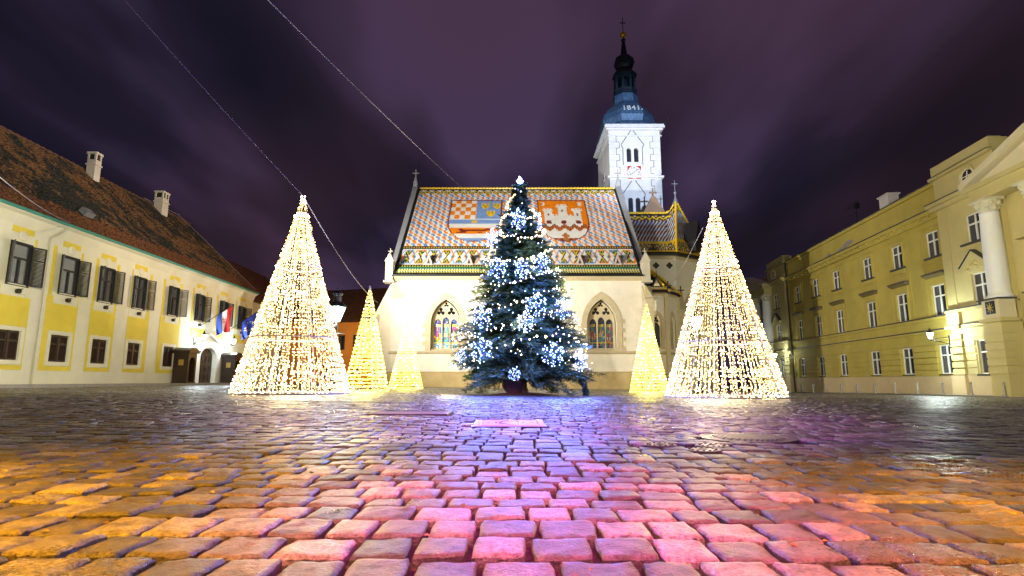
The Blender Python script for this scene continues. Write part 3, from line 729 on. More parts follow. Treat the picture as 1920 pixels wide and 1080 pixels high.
# small polygonal stair chapel in the corner
HP = [(10.65, .55), (12.45, .55), (13.85, 2.4), (13.85, 4.98)]
lancet_wall(HP[0], HP[1], -.4, 7.55, [(.55, 1.35, 3.1, 5.2)], 'chapel_wall', ch, M_choir)
lancet_wall(HP[1], HP[2], -.4, 7.55, [(.75, 1.6, 3.1, 5.2)], 'chapel_wall', ch, M_choir)
lancet_wall(HP[2], HP[3], -.4, 7.55, [], 'chapel_wall', ch, M_choir)
for z_, r_ in ((2.75, .13), (1.05, .15), (7.5, .16)): MB().tube([(a[0], a[1], z_) for a in HP], r_, 4).build('chapel_moulding', M_stone, ch)
for p in HP[1:3]: MB().box(p[0] - .17, p[0] + .17, p[1] - .17, p[1] + .17, -.4, 7.45).build('corner_pier', M_stone, ch)
HA = Vector((10.75, 3.0, 10.9)); HE = [Vector((10.55, .15, 7.6)), Vector((12.65, .15, 7.6)), Vector((14.25, 2.3, 7.6)), Vector((14.25, 5.0, 7.6))]
hr = MB(); hr.face([HE[0], HE[1], HA]); hr.face([HE[1], HE[2], HA]); hr.face([HE[2], HE[3], Vector((10.75, 5.0, 10.9)), HA]); hro = hr.build('chapel_roof', _mats['roof_backing'], ch)
def chapel_tiles(s, t, c, r):
    if .84 < t < .93: return PAL['W'] if (c + r // 2) % 2 else PAL['Y']
    return PAL['K'] if t < .95 else PAL['P']
for A_, B_ in ((HE[0], HE[1]), (HE[1], HE[2])):
    nn = (B_ - A_).cross(HA - A_).normalized(); tiles('roof_tiles', lambda s, t, A_=A_, B_=B_: HA.lerp(A_.lerp(B_, s), t), nn, 16, 26, chapel_tiles, hro, M_tile, .03, .3, .4)
hip('hip_tiles', [HE[1] + up, HA + up], .10, hro); hip('hip_tiles', [HE[2] + up, HA + up], .10, hro)
d2 = MB(); d2.prism([(-.42, 0), (.42, 0), (0, .95)], 0, .9); d2.face([(-.26, -.01, .1), (.26, -.01, .1), (0, -.01, .66)], 1); d2.tube([(0, 0, .9), (0, 0, 1.4)], .03, 5)
d2.build('dormer', [M_black_paint, M_stone], hro, loc=(11.75, .55, 8.05))
for q_ in ((12.55, .2, 7.75, .8), (14.2, 2.3, 7.7, .8), (12.7, 4.9, 11.7, 1.1)):
    cx_ = MB(); cross(cx_, *q_); cx_.build('roof_cross', M_black_paint, hro)
# brown sacristy gable with cross behind
sg = MB(); sg.prism([(11.0, 8), (16.6, 8), (16.6, 16.8), (15.0, 19.6), (14.6, 19.6), (13.7, 17.9), (11.0, 17.9)], 12.2, 12.6); cross(sg, 14.8, 12.4, 19.5, 1.2)
sg.build('sacristy_gable', mat('brown_render', (.30, .20, .13), .8, .2, 2), ch)

# tower
TX0, TX1, TY0, TY1 = 11.15, 17.05, 17.0, 25.2; TC = ((TX0 + TX1) / 2, (TY0 + TY1) / 2)
tw = MB(); bi = []
for zb, xs in ((25.25, 0), (19.3, 0)):
    for dx in (-.42, .42): bi.append(round_arch(TC[0] - .25 + dx - .27, TC[0] - .25 + dx + .27, zb, zb + 1.45, .3))
tw.plate(rect(TX0, TX1, -.3, 29.1), bi, TY0, TY0 + .5)
tw.box(TX0, TX0 + .5, TY0 + .51, TY1, -.3, 29.1); tw.box(TX1 - .5, TX1, TY0 + .51, TY1, -.3, 29.1); tw.box(TX0 + .51, TX1 - .51, TY1 - .5, TY1, -.3, 29.1)
two = tw.build('tower', M_tower_w, ch)
for o_, z0, z1 in ((.16, 28.35, 28.5), (.28, 29.1, 29.3), (.5, 29.3, 29.55), (.42, 29.55, 29.75), (.24, 23.35, 23.6)):
    cn = MB(); cn.box(TX0 - o_, TX1 + o_, TY0 - o_, TY0 - .003, z0, z1); cn.box(TX0 - o_, TX0 - .003, TY0, TY1 + o_, z0, z1); cn.box(TX1 + .003, TX1 + o_, TY0, TY1 + o_, z0, z1); cn.build('tower_cornice', M_tower_w, two)
MB().box(TX0 - .4, TX1 + .4, TY0 - .4, TY1 + .4, 29.56, 29.74).build('cornice_slab', M_tower_w, two)
for z_s in (19.4,):
    for side in (0, 1):
        for j in range(13):
            z = 18.6 + j * .76; w_ = 1.15 if j % 2 else .8
            if 23.2 < z + .4 < 23.7: continue
            x0, x1 = (TX0 + .002, TX0 + w_) if side == 0 else (TX1 - w_, TX1 - .002)
            qo = MB().box(x0, x1, TY0 - .07, TY0 - .003, z, z + .74); xe = x1 if side == 0 else x0
            qo.box(xe - (0 if side == 0 else .06), xe + (.06 if side == 0 else 0), TY0 - .072, TY0 - .003, z, z + .74, 1)
            if j % 2: qo.box(min(xe, xe - .35 if side == 0 else xe + .35), max(xe, xe - .35 if side == 0 else xe + .35), TY0 - .074, TY0 - .003, z - .03, z + .03, 1); qo.box(min(xe, xe - .35 if side == 0 else xe + .35), max(xe, xe - .35 if side == 0 else xe + .35), TY0 - .074, TY0 - .003, z + .71, z + .77, 1)
            qo.build('quoin', [M_tower_w, M_line], two)
xb = TC[0] - .25
for zb in (25.25, 19.3):   # painted gables framing the paired belfry windows
    gl_ = MB(); pts = [(xb - 1.12, zb - .35), (xb - 1.12, zb + 1.7), (xb - 1.3, zb + 2.15), (xb, zb + 4.05), (xb + 1.3, zb + 2.15), (xb + 1.12, zb + 1.7), (xb + 1.12, zb - .35)]
    for a, b in zip(pts, pts[1:]): gl_.tube([(a[0], TY0 - .02, a[1]), (b[0], TY0 - .02, b[1])], .05, 4)
    bw = gl_.build('belfry_window', M_line, two)
    lv = MB(); lv.box(xb - .72, xb + .72, TY0 + .3, TY0 + .34, zb - .05, zb + 1.8)
    for k in range(9): lv.prism([(TY0 + .1, zb + .1 + k * .18), (TY0 + .28, zb + .2 + k * .18), (TY0 + .28, zb + .23 + k * .18), (TY0 + .1, zb + .13 + k * .18)], xb - .71, xb + .71, axis='x')
    lv.build('louvre', mat('dark_louvre', (.02, .025, .05), .6, .2), bw); MB().box(xb - .9, xb + .9, TY0 - .14, TY0 - .003, zb - .14, zb - .02).build('sill', M_tower_w, bw)
def clock(parent, loc, rz):
    k = O('clock', MB().box(-1.2, 1.2, -.06, 0, -1.2, 1.2).mesh('clock', mat('clock_frame', (.75, .78, .82), .6, .05)), parent, loc, (0, 0, rz), (.82, 1, .82))
    MB().box(-.94, .94, -.09, -.061, -.94, .94).build('red_panel', mat('clock_red', (.50, .02, .03), .5, .1), k)
    dl = MB(); dl.plate([(.9 * math.cos(2 * PI * j / 32), .9 * math.sin(2 * PI * j / 32)) for j in range(32)], [], -.12, -.091); dl.build('dial', mat('clock_white', (.82, .84, .85), .5, .04), k)
    nm = MB()
    for j in range(12):
        a = 2 * PI * j / 12; d = Vector((math.sin(a), math.cos(a))); n2 = Vector((d.y, -d.x)); strokes = (1, 2, 3, 2, 1, 2, 3, 3, 2, 1, 2, 3)[j - 1]
        for q in range(strokes):
            c = n2 * ((q - (strokes - 1) / 2) * .075); p = [c + d * .55 - n2 * .024, c + d * .55 + n2 * .024, c + d * .80 + n2 * .024, c + d * .80 - n2 * .024]
            nm.face([(v.x, -.124, v.y) for v in p])
    for j in range(24):
        a, b = 2 * PI * j / 24, 2 * PI * (j + 1) / 24; nm.face([(.5 * math.sin(a), -.123, .5 * math.cos(a)), (.5 * math.sin(b), -.123, .5 * math.cos(b)), (.475 * math.sin(b), -.123, .475 * math.cos(b)), (.475 * math.sin(a), -.123, .475 * math.cos(a))])
    nm.build('numerals', mat('clock_blue', (.02, .06, .22), .5, 0), k)
    for nme, ang, ln, wd in (('hour_hand', 235, .5, .06), ('minute_hand', 45, .72, .045)):
        d = Vector((math.sin(R(ang)), math.cos(R(ang)))); n2 = Vector((d.y, -d.x)); h = MB(); p = [d * -.15 - n2 * wd * .5, d * -.15 + n2 * wd * .5, d * (ln * .8) + n2 * wd, d * ln, d * (ln * .8) - n2 * wd]
        h.face([(v.x, -.14 - (.01 if nme[0] == 'm' else 0), v.y) for v in p]); h.build(nme, _mats['clock_blue'], k)
clock(two, (xb + .1, TY0 - .01, 24.02), 0); clock(two, (TX0 - .01, TC[1], 24.02), R(-90))
# copper helm, lantern and spire
M_helm = mat('blue_lit_copper_helm', (.05, .10, .24), .5, .35, 2.5, .1, 20, base2=(.07, .17, .30), thr=(.4, .6), metal=.25, stretch=(3, 3, .6))  # blue of the floodlighting put into the helm's base colours
hd = MB(); S8 = PI / 8
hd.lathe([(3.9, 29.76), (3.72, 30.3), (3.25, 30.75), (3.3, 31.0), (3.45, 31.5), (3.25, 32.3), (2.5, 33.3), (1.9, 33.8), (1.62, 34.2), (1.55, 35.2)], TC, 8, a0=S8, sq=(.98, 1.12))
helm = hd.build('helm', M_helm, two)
ln_ = MB(); ln_.lathe([(1.6, 35.2), (1.45, 35.5), (1.38, 35.9), (1.5, 36.0), (1.5, 36.12), (1.3, 36.2)], TC, 8, a0=S8)
for j in range(8):
    a = S8 + 2 * PI * j / 8; ln_.tube([(TC[0] + 1.2 * math.cos(a), TC[1] + 1.2 * math.sin(a), 36.15), (TC[0] + 1.2 * math.cos(a), TC[1] + 1.2 * math.sin(a), 37.75)], .2, 5)
ln_.lathe([(.5, 36.2), (.5, 37.7)], TC, 8); ln_.lathe([(1.35, 37.6), (1.35, 37.95), (1.55, 38.05), (1.55, 38.2), (1.35, 38.5), (1.0, 38.9), (.9, 39.1), (1.15, 39.4), (1.3, 39.9), (1.15, 40.5), (.7, 40.9), (.42, 41.1), (.3, 42.2), (.2, 42.9), (.3, 43.05), (.3, 43.2), (.1, 43.35), (.08, 43.6)], TC, 8, a0=S8)
ln_.build('lantern', mat('dark_copper_spire', (.012, .028, .05), .5, .3, 3, metal=.25), helm)
MB().ball((TC[0], TC[1], 43.9), .38, n=12, m=8).build('gold_ball', mat('gilt', (.80, .52, .02), .35, .1, metal=.3), helm, smooth=True)
ct = MB(); ct.tube([(TC[0], TC[1], 44.2), (TC[0], TC[1], 46.3)], .05, 5); ct.box(TC[0] - .35, TC[0] + .35, TC[1] - .04, TC[1] + .04, 45.5, 45.6); ct.build('top_cross', M_black_paint, helm)
cu = bpy.data.curves.new('year', 'FONT'); cu.body = '1841.'; cu.size = 1.05; cu.align_x = 'CENTER'; cu.extrude = .03; cu.space_character = 1.05; cu.offset = .012
tmp = bpy.data.objects.new('tmp', cu); COL.objects.link(tmp); me = bpy.data.meshes.new_from_object(tmp.evaluated_get(bpy.context.evaluated_depsgraph_get())); bpy.data.objects.remove(tmp)
me.materials.clear(); me.materials.append(mat('pale_numerals', (.70, .80, .85), .6, .05)); O('year_numerals', me, helm, (TC[0] + .1, TC[1] - 3.46, 32.05), (R(62), 0, 0))
sp = MB(); sp.tube([(TX1 + .6, TY0 - .3, 29.8), (TX1 + .85, TY0 - .4, 30.15)], .05, 5); sp.box(TX1 + .78, TX1 + .95, TY0 - .5, TY0 - .3, 30.1, 30.45); sp.build('siren', M_black_paint, two)
lr = MB(); lr.tube([(-9.5, 10.3, 20.2), (-9.5, 10.3, 23.0)], .018, 4); lr.build('lightning_rod', M_iron, ch)

# ------------------------------------------------------------------ windows shared by the palaces
_cache = {}
def cm(key, fn):
    if key not in _cache: _cache[key] = fn()
    return _cache[key]
def casement(parent, x, z, w_, h_, y, frame_m, curtain=True, split=.36, single=False):
    """frame with two upper and two lower panes; origin bottom left of the opening; y = plane of the frame"""
    key = (round(w_, 2), round(h_, 2), frame_m.name, split, single); fw = .045 if single else .07; zt = h_ * (1 - split)
    def mk():
        b = MB()
        for a in ((0, fw, 0, h_), (w_ - fw, w_, 0, h_), (fw, w_ - fw, 0, fw), (fw, w_ - fw, h_ - fw, h_), (fw, w_ - fw, zt - .045, zt + .045)): b.box(a[0], a[1], -.04, .05, a[2], a[3])
        b.box(w_ / 2 - .05, w_ / 2 + .05, -.055, .05, fw, zt - .045); single or b.box(w_ / 2 - .04, w_ / 2 + .04, -.05, .05, zt + .045, h_ - fw)
        return b.mesh('window', frame_m)
    o = O('window', cm(('fr',) + key, mk), parent, (x, y, z))
    for k, (a, b, c, d) in enumerate(((fw, w_ / 2 - .05, fw, zt - .045), (w_ / 2 + .05, w_ - fw, fw, zt - .045), (fw, w_ - fw if single else w_ / 2 - .04, zt + .045, h_ - fw), (w_ / 2 + .04, w_ - fw, zt + .045, h_ - fw))[:3 if single else 4]):
        O('pane', cm(('pn', k) + key, lambda: MB().box(a + .004, b - .004, 0, .008, c + .004, d - .004).mesh('pane', M_glass)), o)
    if curtain:
        def mkc():
            b = MB(); n = 22; gap = random.choice((.08, .2, .34)); P_ = []
            for side in (0, 1):
                for i in range(n):
                    u0, u1 = i / n, (i + 1) / n; L_ = (w_ * (.5 - gap * .5)); f_ = lambda u: .14 + .025 * math.sin(u * 34 + side)
                    xa, xb_ = (u0 * L_, u1 * L_) if side == 0 else (w_ - u0 * L_, w_ - u1 * L_)
                    b.face([(xa, f_(u0), 0), (xb_, f_(u1), 0), (xb_, f_(u1), h_), (xa, f_(u0), h_)])
            return b.mesh('curtain', M_curtain)
        O('curtain', cm(('cu', random.randrange(4)) + key, mkc), o)
    O('room_back', cm(('rb',) + key, lambda: MB().box(-.02, w_ + .02, .38, .4, -.02, h_ + .02).mesh('room_back', M_room)), o)
    return o

# ------------------------------------------------------------------ left palace (yellow and cream, two storeys)
LA = math.atan2(1, -.025)
def LW(a, d): return (-23 + a * math.cos(LA) - d * math.sin(LA), 25.9 + a * math.sin(LA) + d * math.cos(LA))
M_cream = mat('cream_plaster', (.66, .64, .51), .85, .18, 1.0, .08, 50, streak=1)
M_yellow = mat('lemon_plaster', (.66, .53, .06), .85, .20, 1.2, .08, 50, streak=1)
lb = thing('palace', 'long two-storey yellow and cream palace with dark shutters and steep tiled roof', 'building', (-23, 25.9, 0), LA)
UP = [-3.55, -.42, 2.68, 5.55, 8.58, 12.35, 15.85, 19.55, 22.85]      # left jambs, first floor
UPW, UZ0, UZ1 = 1.08, 5.0, 6.88
GR = [-3.0, .1, 3.15, 6.1, 9.15, 12.88]
holes = [(x, x + UPW, UZ0, UZ1) for x in UP] + [(x - .62, x + .62, 1.5, 2.85) for x in GR if x > -8] + [(16.95, 19.45, .38, 3.0)]
wl = MB(); grid_wall(wl, -9, 25.6, .2, 8.05, holes, 0, .32); wl.face([(25.6, 0, .2), (25.6, 13, .2), (25.6, 13, 8.05), (25.6, 0, 8.05)]); wl.face([(25.6, 0, 8.05), (25.6, 13, 8.05), (25.6, 6.5, 14.9)])
wl.prism([(-.38, 8.38), (-.38, 8.30), (-.20, 8.2), (-.003, 7.75), (-.003, 8.38)], -9, 25.6, axis='x'); lbw = wl.build('wall', M_cream, lb)
pil = [(1.08, 1.92), (4.2, 5.02), (7.22, 8.2), (10.45, 11.5), (14.0, 15.2), (17.6, 18.8), (21.1, 22.1), (24.4, 25.3)]
bays = [(-2.0, 1.08), (1.92, 4.2), (5.02, 7.22), (8.2, 10.45), (11.5, 14.0), (15.2, 17.6), (18.8, 21.1), (22.1, 24.4)]
for i, (a, b) in enumerate(bays):
    x = UP[i + 1]; c = x + UPW / 2; yp = MB(); lo, hi = -.02, -.002
    if i < 5:
        gx = GR[i + 1]; grid_wall(yp, a + .06, b - .06, 1.06, 4.42, [(gx - .84, gx + .84, 1.28, 3.05)], lo, .018)
        for e0, e1 in ((a + .06, c - .82), (c + .86, b - .06)):
            if e1 - e0 > .05: yp.box(e0, e1, lo, hi, 4.425, 4.8)
    else: grid_wall(yp, a + .06, b - .06, 3.75, 4.42, [], lo, .018)
    yp.box(a + .10, min(a + .34, x - .2), lo, hi, 4.82, 7.3); yp.box(max(b - .34, x + UPW + .2), b - .10, lo, hi, 4.82, 7.3)
    yp.box(c - .62, c + .62, lo, hi, 7.38, 7.68); yp.build('yellow_panel', M_yellow, lbw)
    ap = MB(); ap.prism([(c - .82, 4.95), (c - .82, 4.5), (c - .62, 4.47), (c - .45, 4.6), (c + .45, 4.6), (c + .62, 4.47), (c + .82, 4.5), (c + .82, 4.95)], -.035, -.003); ap.build('window_apron', M_cream, lbw)
    kn = MB(); kn.lathe([(.24, 0), (.20, .05), (.12, .07)], n=14); kn.build('keystone_shell', M_cream, lbw, loc=(c, -.02, 7.28), rot=(R(90), 0, 0))
    fx = MB(); fx.lathe([(.05, -.14), (.10, -.1), (.12, .0), (.11, .06)], n=10); fx.tube([(.0, 0, -.1), (.12, .05, -.2)], .03, 5); fx.tube([(.02, .06, 0), (.2, .14, .02)], .02, 5)
    fx.build('floodlight', M_black_paint, lbw, loc=(c, -.16, 4.66), rot=(R(90), 0, 0))
def louvre_leaf(w_, h_, m):
    def mk():
        b = MB(); f_ = .065; zt = h_ * .66
        for a in ((0, f_, 0, h_), (w_ - f_, w_, 0, h_), (f_, w_ - f_, 0, f_), (f_, w_ - f_, h_ - f_, h_), (f_, w_ - f_, zt - .035, zt + .035)): b.box(a[0], a[1], -.02, .02, a[2], a[3])
        z = f_ + .03
        while z < h_ - f_ - .03:
            if abs(z - zt) > .05: b.prism([(-.02, z - .018), (.02, z + .02), (.02, z + .03), (-.02, z - .008)], f_, w_ - f_, axis='x')
            z += .062
        return b.mesh('shutter', m)
    return cm(('lv', round(w_, 2), round(h_, 2), m.name), mk)
M_wroom = mat('glowing_blind', (.66, .66, .60), .9, .1, emit=(.85, .85, .75), estr=.22)  # blind glows weakly in place of a lit room behind it
for i, x in enumerate(UP[1:]):
    wo = casement(lb, x, UZ0, UPW, UZ1 - UZ0, .03, M_black_paint, i > 3, .36, True)
    fr = MB()
    for a in ((-.08, 0, -.06, 1.96), (UPW, UPW + .08, -.06, 1.96), (0, UPW, 1.88, 1.96), (-.14, UPW + .14, -.1, -.06)): fr.box(a[0], a[1], -.08, -.035, a[2], a[3])
    fr.build('outer_frame', M_black_paint, wo)
    lw = UPW / 2 + .06; jt = random.Random(i)
    O('shutter', louvre_leaf(lw, 1.9, M_black_paint), wo, (-.04, -.11, -.02), (0, 0, R(-136 + jt.uniform(-6, 6))))
    O('shutter', louvre_leaf(lw, 1.9, M_black_paint), wo, (UPW + .04, -.11, -.02), (0, 0, R(-28 + jt.uniform(-8, 10))))
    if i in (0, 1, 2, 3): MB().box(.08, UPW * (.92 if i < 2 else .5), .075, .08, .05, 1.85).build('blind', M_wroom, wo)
for gx in GR:
    su = MB()
    for a in ((-.82, -.62, -.2, 1.53), (.62, .82, -.2, 1.53), (-.62, .62, 1.35, 1.53), (-.62, .62, -.2, 0)): su.box(a[0], a[1], -.05, -.0, a[2], a[3])
    wo = su.build('window', M_cream, lb, loc=(gx, 0, 1.5))
    fb = MB().box(-.62, .62, .10, .14, 0, 1.35); fb.box(-.04, .04, .0, .09, .0, 1.35); fb.build('frame', M_dark_wood, wo)
    for s in (-1, 1): O('shutter', louvre_leaf(.56, 1.31, M_dark_wood), wo, (-.6 if s < 0 else .04, .05, .02))
# portal
po = MB(); po.plate(rect(16.3, 20.1, .36, 3.55), [round_arch(16.98, 19.42, .361, 2.35, .72)], -.10, .3); po.prism([(16.1, 3.45), (16.1, 3.2), (18.2, 4.02), (20.3, 3.2), (20.3, 3.45), (18.2, 4.25)], -.16, -.103)
pob = po.build('portal', mat('white_stone_portal', (.74, .72, .66), .7, .1, 2), lb)
for s in (0, 1):
    dw = MB(); x0 = 17.0 + s * 1.2; dw.box(x0, x0 + 1.18, .22, .28, .37, 3.2)
    for zz in (.55, 1.25, 1.95):
        for xx in (.12, .64): dw.box(x0 + xx, x0 + xx + .42, .17, .22, zz, zz + .5); dw.box(x0 + xx + .1, x0 + xx + .32, .15, .17, zz + .12, zz + .38)
    d_o = dw.build('door', M_dark_wood, pob); MB().ball((x0 + (1.08 if s == 0 else .1), .12, 1.5), .05).build('handle', M_iron, d_o)
# gutter, downpipe, roof
gu = MB(); gu.tube([(-9, -.42, 8.42), (25.7, -.42, 8.42)], .085, 8); gu.build('gutter', M_copper, lb)
dp = MB(); dp.tube([(2.3, -.42, 8.35), (2.15, -.25, 8.0), (1.62, -.09, 7.55), (1.62, -.09, .4)], .045, 8); dp.build('downpipe', mat('painted_pipe', (.42, .40, .32), .5, .15, 6), lb)
RDG = Vector((0, 6.5, 15.1)); EVL = Vector((0, -.46, 8.46))
def Pl(s, t):
    z = RDG.lerp(EVL, t); k = max(0, (t - .8) / .2); return Vector((-9 + 34.75 * s, z.y, z.z - .10 * math.sin(PI * t)))
from mathutils import noise as mno
def palace_tiles(s, t, c, r):
    x = s * 34.75; n = .7 * mno.noise(Vector((x * .35, t * 3.5, 1.3))) + .75 * mno.noise(Vector((x * 1.2, t * 9, 4.))) + .5 * mno.noise(Vector((x * 3.4, t * 20, 9.))) + random.uniform(-.16, .16) + .06
    q = random.uniform(.75, 1.2)
    edge = .80 + .025 * mno.noise(Vector((x * .8, 0, 2)))
    if t > edge: base = (.15, .062, .028) if not (r % 5 == 0 and c % 3 == 0) else (.06, .025, .015)
    elif n > .16: base = (.15, .078, .038)
    elif n > -.02: base = (.085, .050, .027)
    else: base = (.026, .027, .026)
    return tuple(v * q for v in base)
rb = MB(); rb.prism([(-.30, 8.30), (0.2, 8.45), (6.5, 14.6), (13.2, 8.6), (13.2, 8.3)], -9, 25.72, axis='x'); rbo = rb.build('roof', _mats['roof_backing'], lb)
tiles('roof_tiles', Pl, Vector((0, -.69, .72)), 215, 62, palace_tiles, rbo, mat('clay_roof_tile', rough=.75, var=.2, scale=4, attr='Col', spec=.3), .03, .25, .8)
rdg = MB(); nn = 140; rdg.tube([(-9 + 34.8 * i / nn, 6.5, 15.02) for i in range(nn + 1)], [.12 if i % 2 else .16 for i in range(nn + 1)], 6); rdg.build('ridge_tiles', mat('ridge_clay', (.12, .06, .035), .8, .3, 5), rbo, kind='stuff')
for nm_, a, (w1, d1, h1), nw_ in (('c1', 12.1, (.58, .58, 1.95), 1), ('c2', 20.2, (.85, .7, 1.85), 2)):
    c = MB(); c.box(-w1 / 2, w1 / 2, -d1 / 2, d1 / 2, -1.2, h1 - .55); c.box(-w1 / 2 - .06, w1 / 2 + .06, -d1 / 2 - .06, d1 / 2 + .06, h1 - .95, h1 - .85)
    for (px, py) in ((-1, -1), (1, -1), (1, 1), (-1, 1)): c.box(px * w1 / 2 - (.12 if px > 0 else 0), px * w1 / 2 + (.12 if px < 0 else 0), py * d1 / 2 - (.12 if py > 0 else 0), py * d1 / 2 + (.12 if py < 0 else 0), h1 - .55, h1 - .15)
    if nw_ == 2: c.box(-.08, .08, -d1 / 2, d1 / 2, h1 - .55, h1 - .15)
    c.box(-w1 / 2 - .05, w1 / 2 + .05, -d1 / 2 - .05, d1 / 2 + .05, h1 - .149, h1)
    cho = c.build('chimney', mat('chimney_render', (.58, .55, .52), .85, .25, 3, .1, 30), rbo, loc=(a, 5.9, 14.35))
    MB().box(-w1 / 2 + .06, w1 / 2 - .06, -d1 / 2 + .06, d1 / 2 - .06, h1 - .54, h1 - .16).build('flue', M_room, cho)
    MB().prism([(-d1 / 2 - .28, -.62), (-d1 / 2 + .1, -.2), (-d1 / 2 + .1, -.5), (-d1 / 2 - .28, -.85)], -w1 / 2 - .12, w1 / 2 + .12, axis='x').build('flashing', M_zinc, cho)
ld = MB(); ld.tube([(0.0 + 23.9, 6.4, 15.25), (24.6, 3.0, 11.95), (25.2, -.3, 8.75)], .022, 4); ld.tube([(18.6, 6.4, 15.2), (23.9, 6.4, 15.3)], .02, 4); ld.build('lightning_conductor', M_cable, rbo)
sk = MB(); sk.box(-.35, .35, -.1, .35, 0, .3); sk.build('roof_hatch', M_zinc, rbo, loc=(5.2, .9, 9.75), rot=(R(44), 0, 0))

# sentry boxes, lanterns and flags by the portal
def sentry(a, label):
    x, y = LW(a, -.62); t = thing('sentry_box', label, 'sentry box', (x, y, .40), LA, 'sentry boxes beside the portal')
    b = MB(); b.plate(rect(-.55, .55, 0, 2.05), [round_arch(-.33, .33, .02, 1.45, .33)], -.5, -.42); b.box(-.55, -.47, -.418, .5, 0, 2.05); b.box(.47, .55, -.418, .5, 0, 2.05); b.box(-.468, .468, .42, .5, 0, 2.05); b.box(-.58, .58, -.53, .53, 0, .08)
    b.build('body', M_dark_wood, t); r_ = MB(); r_.box(-.66, .66, -.62, .6, 2.04, 2.14); r_.box(-.72, .72, -.68, .62, 2.14, 2.24); r_.prism([(-.66, 2.24), (.66, 2.24), (.3, 2.42), (-.3, 2.42)], -.6, .58); r_.build('roof', M_dark_wood, t)
    MB().box(-.562, -.552, -.2, .15, 1.2, 1.6).build('plaque', mat('brass_plate', (.5, .33, .1), .4, .1, metal=.5), t)
sentry(13.95, 'dark wooden sentry box left of the arched portal'); sentry(20.9, 'dark wooden sentry box right of the portal, half hidden by lit cone')
M_lampglass = mat('lit_lamp_glass', (.9, .95, 1), .3, 0, emit=(.80, .95, 1), estr=40)
def wall_lantern(x, y, z, rz, label, power, col, reach=.75):
    t = thing('wall_lantern', label, 'lantern', (x, y, z), rz)
    b = MB(); b.box(-.05, .05, -.03, 0, -.45, .2); b.tube([(0, -.02, -.35), (0, -reach * .5, -.2), (0, -reach, -.12)], .025, 5); b.tube([(0, -.02, .1), (0, -reach * .6, .02), (0, -reach, -.08)], .02, 5)
    for k in range(5):
        a = k * 1.2; b.tube([(0, -reach * (.15 + .15 * k) + .06 * math.cos(q), -.12 + .06 * math.sin(q)) if True else 0 for q in [a + j * .9 for j in range(7)]], .014, 4)
    b.build('bracket', M_iron, t)
    l = MB(); l.lathe([(.07, 0), (.17, .34)], (0, -reach), 6); l.build('lamp_glass', M_lampglass, t)
    h = MB(); h.lathe([(.2, .345), (.16, .42), (.06, .5), (.05, .58), (.02, .66)], (0, -reach), 6); h.build('lamp_cap', M_iron, t); MB().lathe([(.03, -.12), (.08, -.004)], (0, -reach), 6).build('lamp_foot', M_iron, t)
    c, s = math.cos(rz), math.sin(rz); wx, wy = x + (reach + .0) * s, y - (reach + .0) * c
    light('lantern_light', 'POINT', (wx, wy, z + .2), power, col, .17)
x, y = LW(15.95, 0); wall_lantern(x, y, 3.55, LA, 'glowing wall lantern left of the arched portal', 1500, (.80, .95, 1))
x, y = LW(20.75, 0); wall_lantern(x, y, 3.55, LA, 'glowing wall lantern right of the arched portal', 1500, (.80, .95, 1))
def flag(a, z, label, kind, h0=0):
    x, y = LW(a, 0); t = thing('flag', label, 'flag', (x, y, z), LA); tip = Vector((1.0, -1.9, 1.75)); nrm_ = tip.normalized()
    p = MB(); p.tube([(0, 0, 0), tip], .028, 6); p.ball(tuple(tip), .06); p.build('pole', M_dark_wood, t)
    nu, nv = 20, 26; W_, H_ = 1.5, 1.95; P_ = {}
    for i in range(nu + 1):
        for j in range(nv + 1):
            u, v = i / nu, j / nv; base = tip * (1 - u * .48); dz = -H_ * v * (1 - .25 * u) - .10 * v * math.sin(u * 9)
            sw = .16 * v * math.sin(u * 13 + v * 3) + .10 * math.sin(u * 21 + v * 2) * v
            P_[i, j] = (base.x + sw * .8 + .3 * v * u * 0, base.y + sw + .15 * v * (.5 - u), base.z + dz)
    b = MB()
    for i in range(nu):
        for j in range(nv):
            u, v = (i + .5) / nu, (j + .5) / nv
            if kind == 'tri':
                k = 0 if u < .333 else (1 if u < .667 else 2)
                if .35 < u < .65 and .36 < v < .62: k = 0 if (int((u - .35) / .06) + int((v - .36) / .055)) % 2 else 1
            else:
                k = 0; a_ = math.atan2(v - .5, (u - .5) * .7); rr = math.hypot(v - .5, (u - .5) * .7)
                if abs(rr - .22) < .03 and abs(((a_ / (PI / 6)) % 1) - .5) < .22: k = 1
            b.face([P_[i, j], P_[i + 1, j], P_[i + 1, j + 1], P_[i, j + 1]], k)
    ms = [mat('flag_red', (.55, .02, .03), .8, .1), mat('flag_white', (.75, .75, .76), .8, .05), mat('flag_blue', (.02, .05, .30), .8, .1)] if kind == 'tri' else [mat('flag_eu_blue', (.02, .04, .34), .8, .1), mat('flag_gold', (.8, .6, .03), .7, 0)]
    b.build('cloth', ms, t, smooth=True)
flag(16.6, 4.55, 'red, white and blue flag with checkered shield on slanted pole', 'tri'); flag(21.0, 4.55, 'dark blue flag on slanted pole nearest the left lit cone', 'blue')

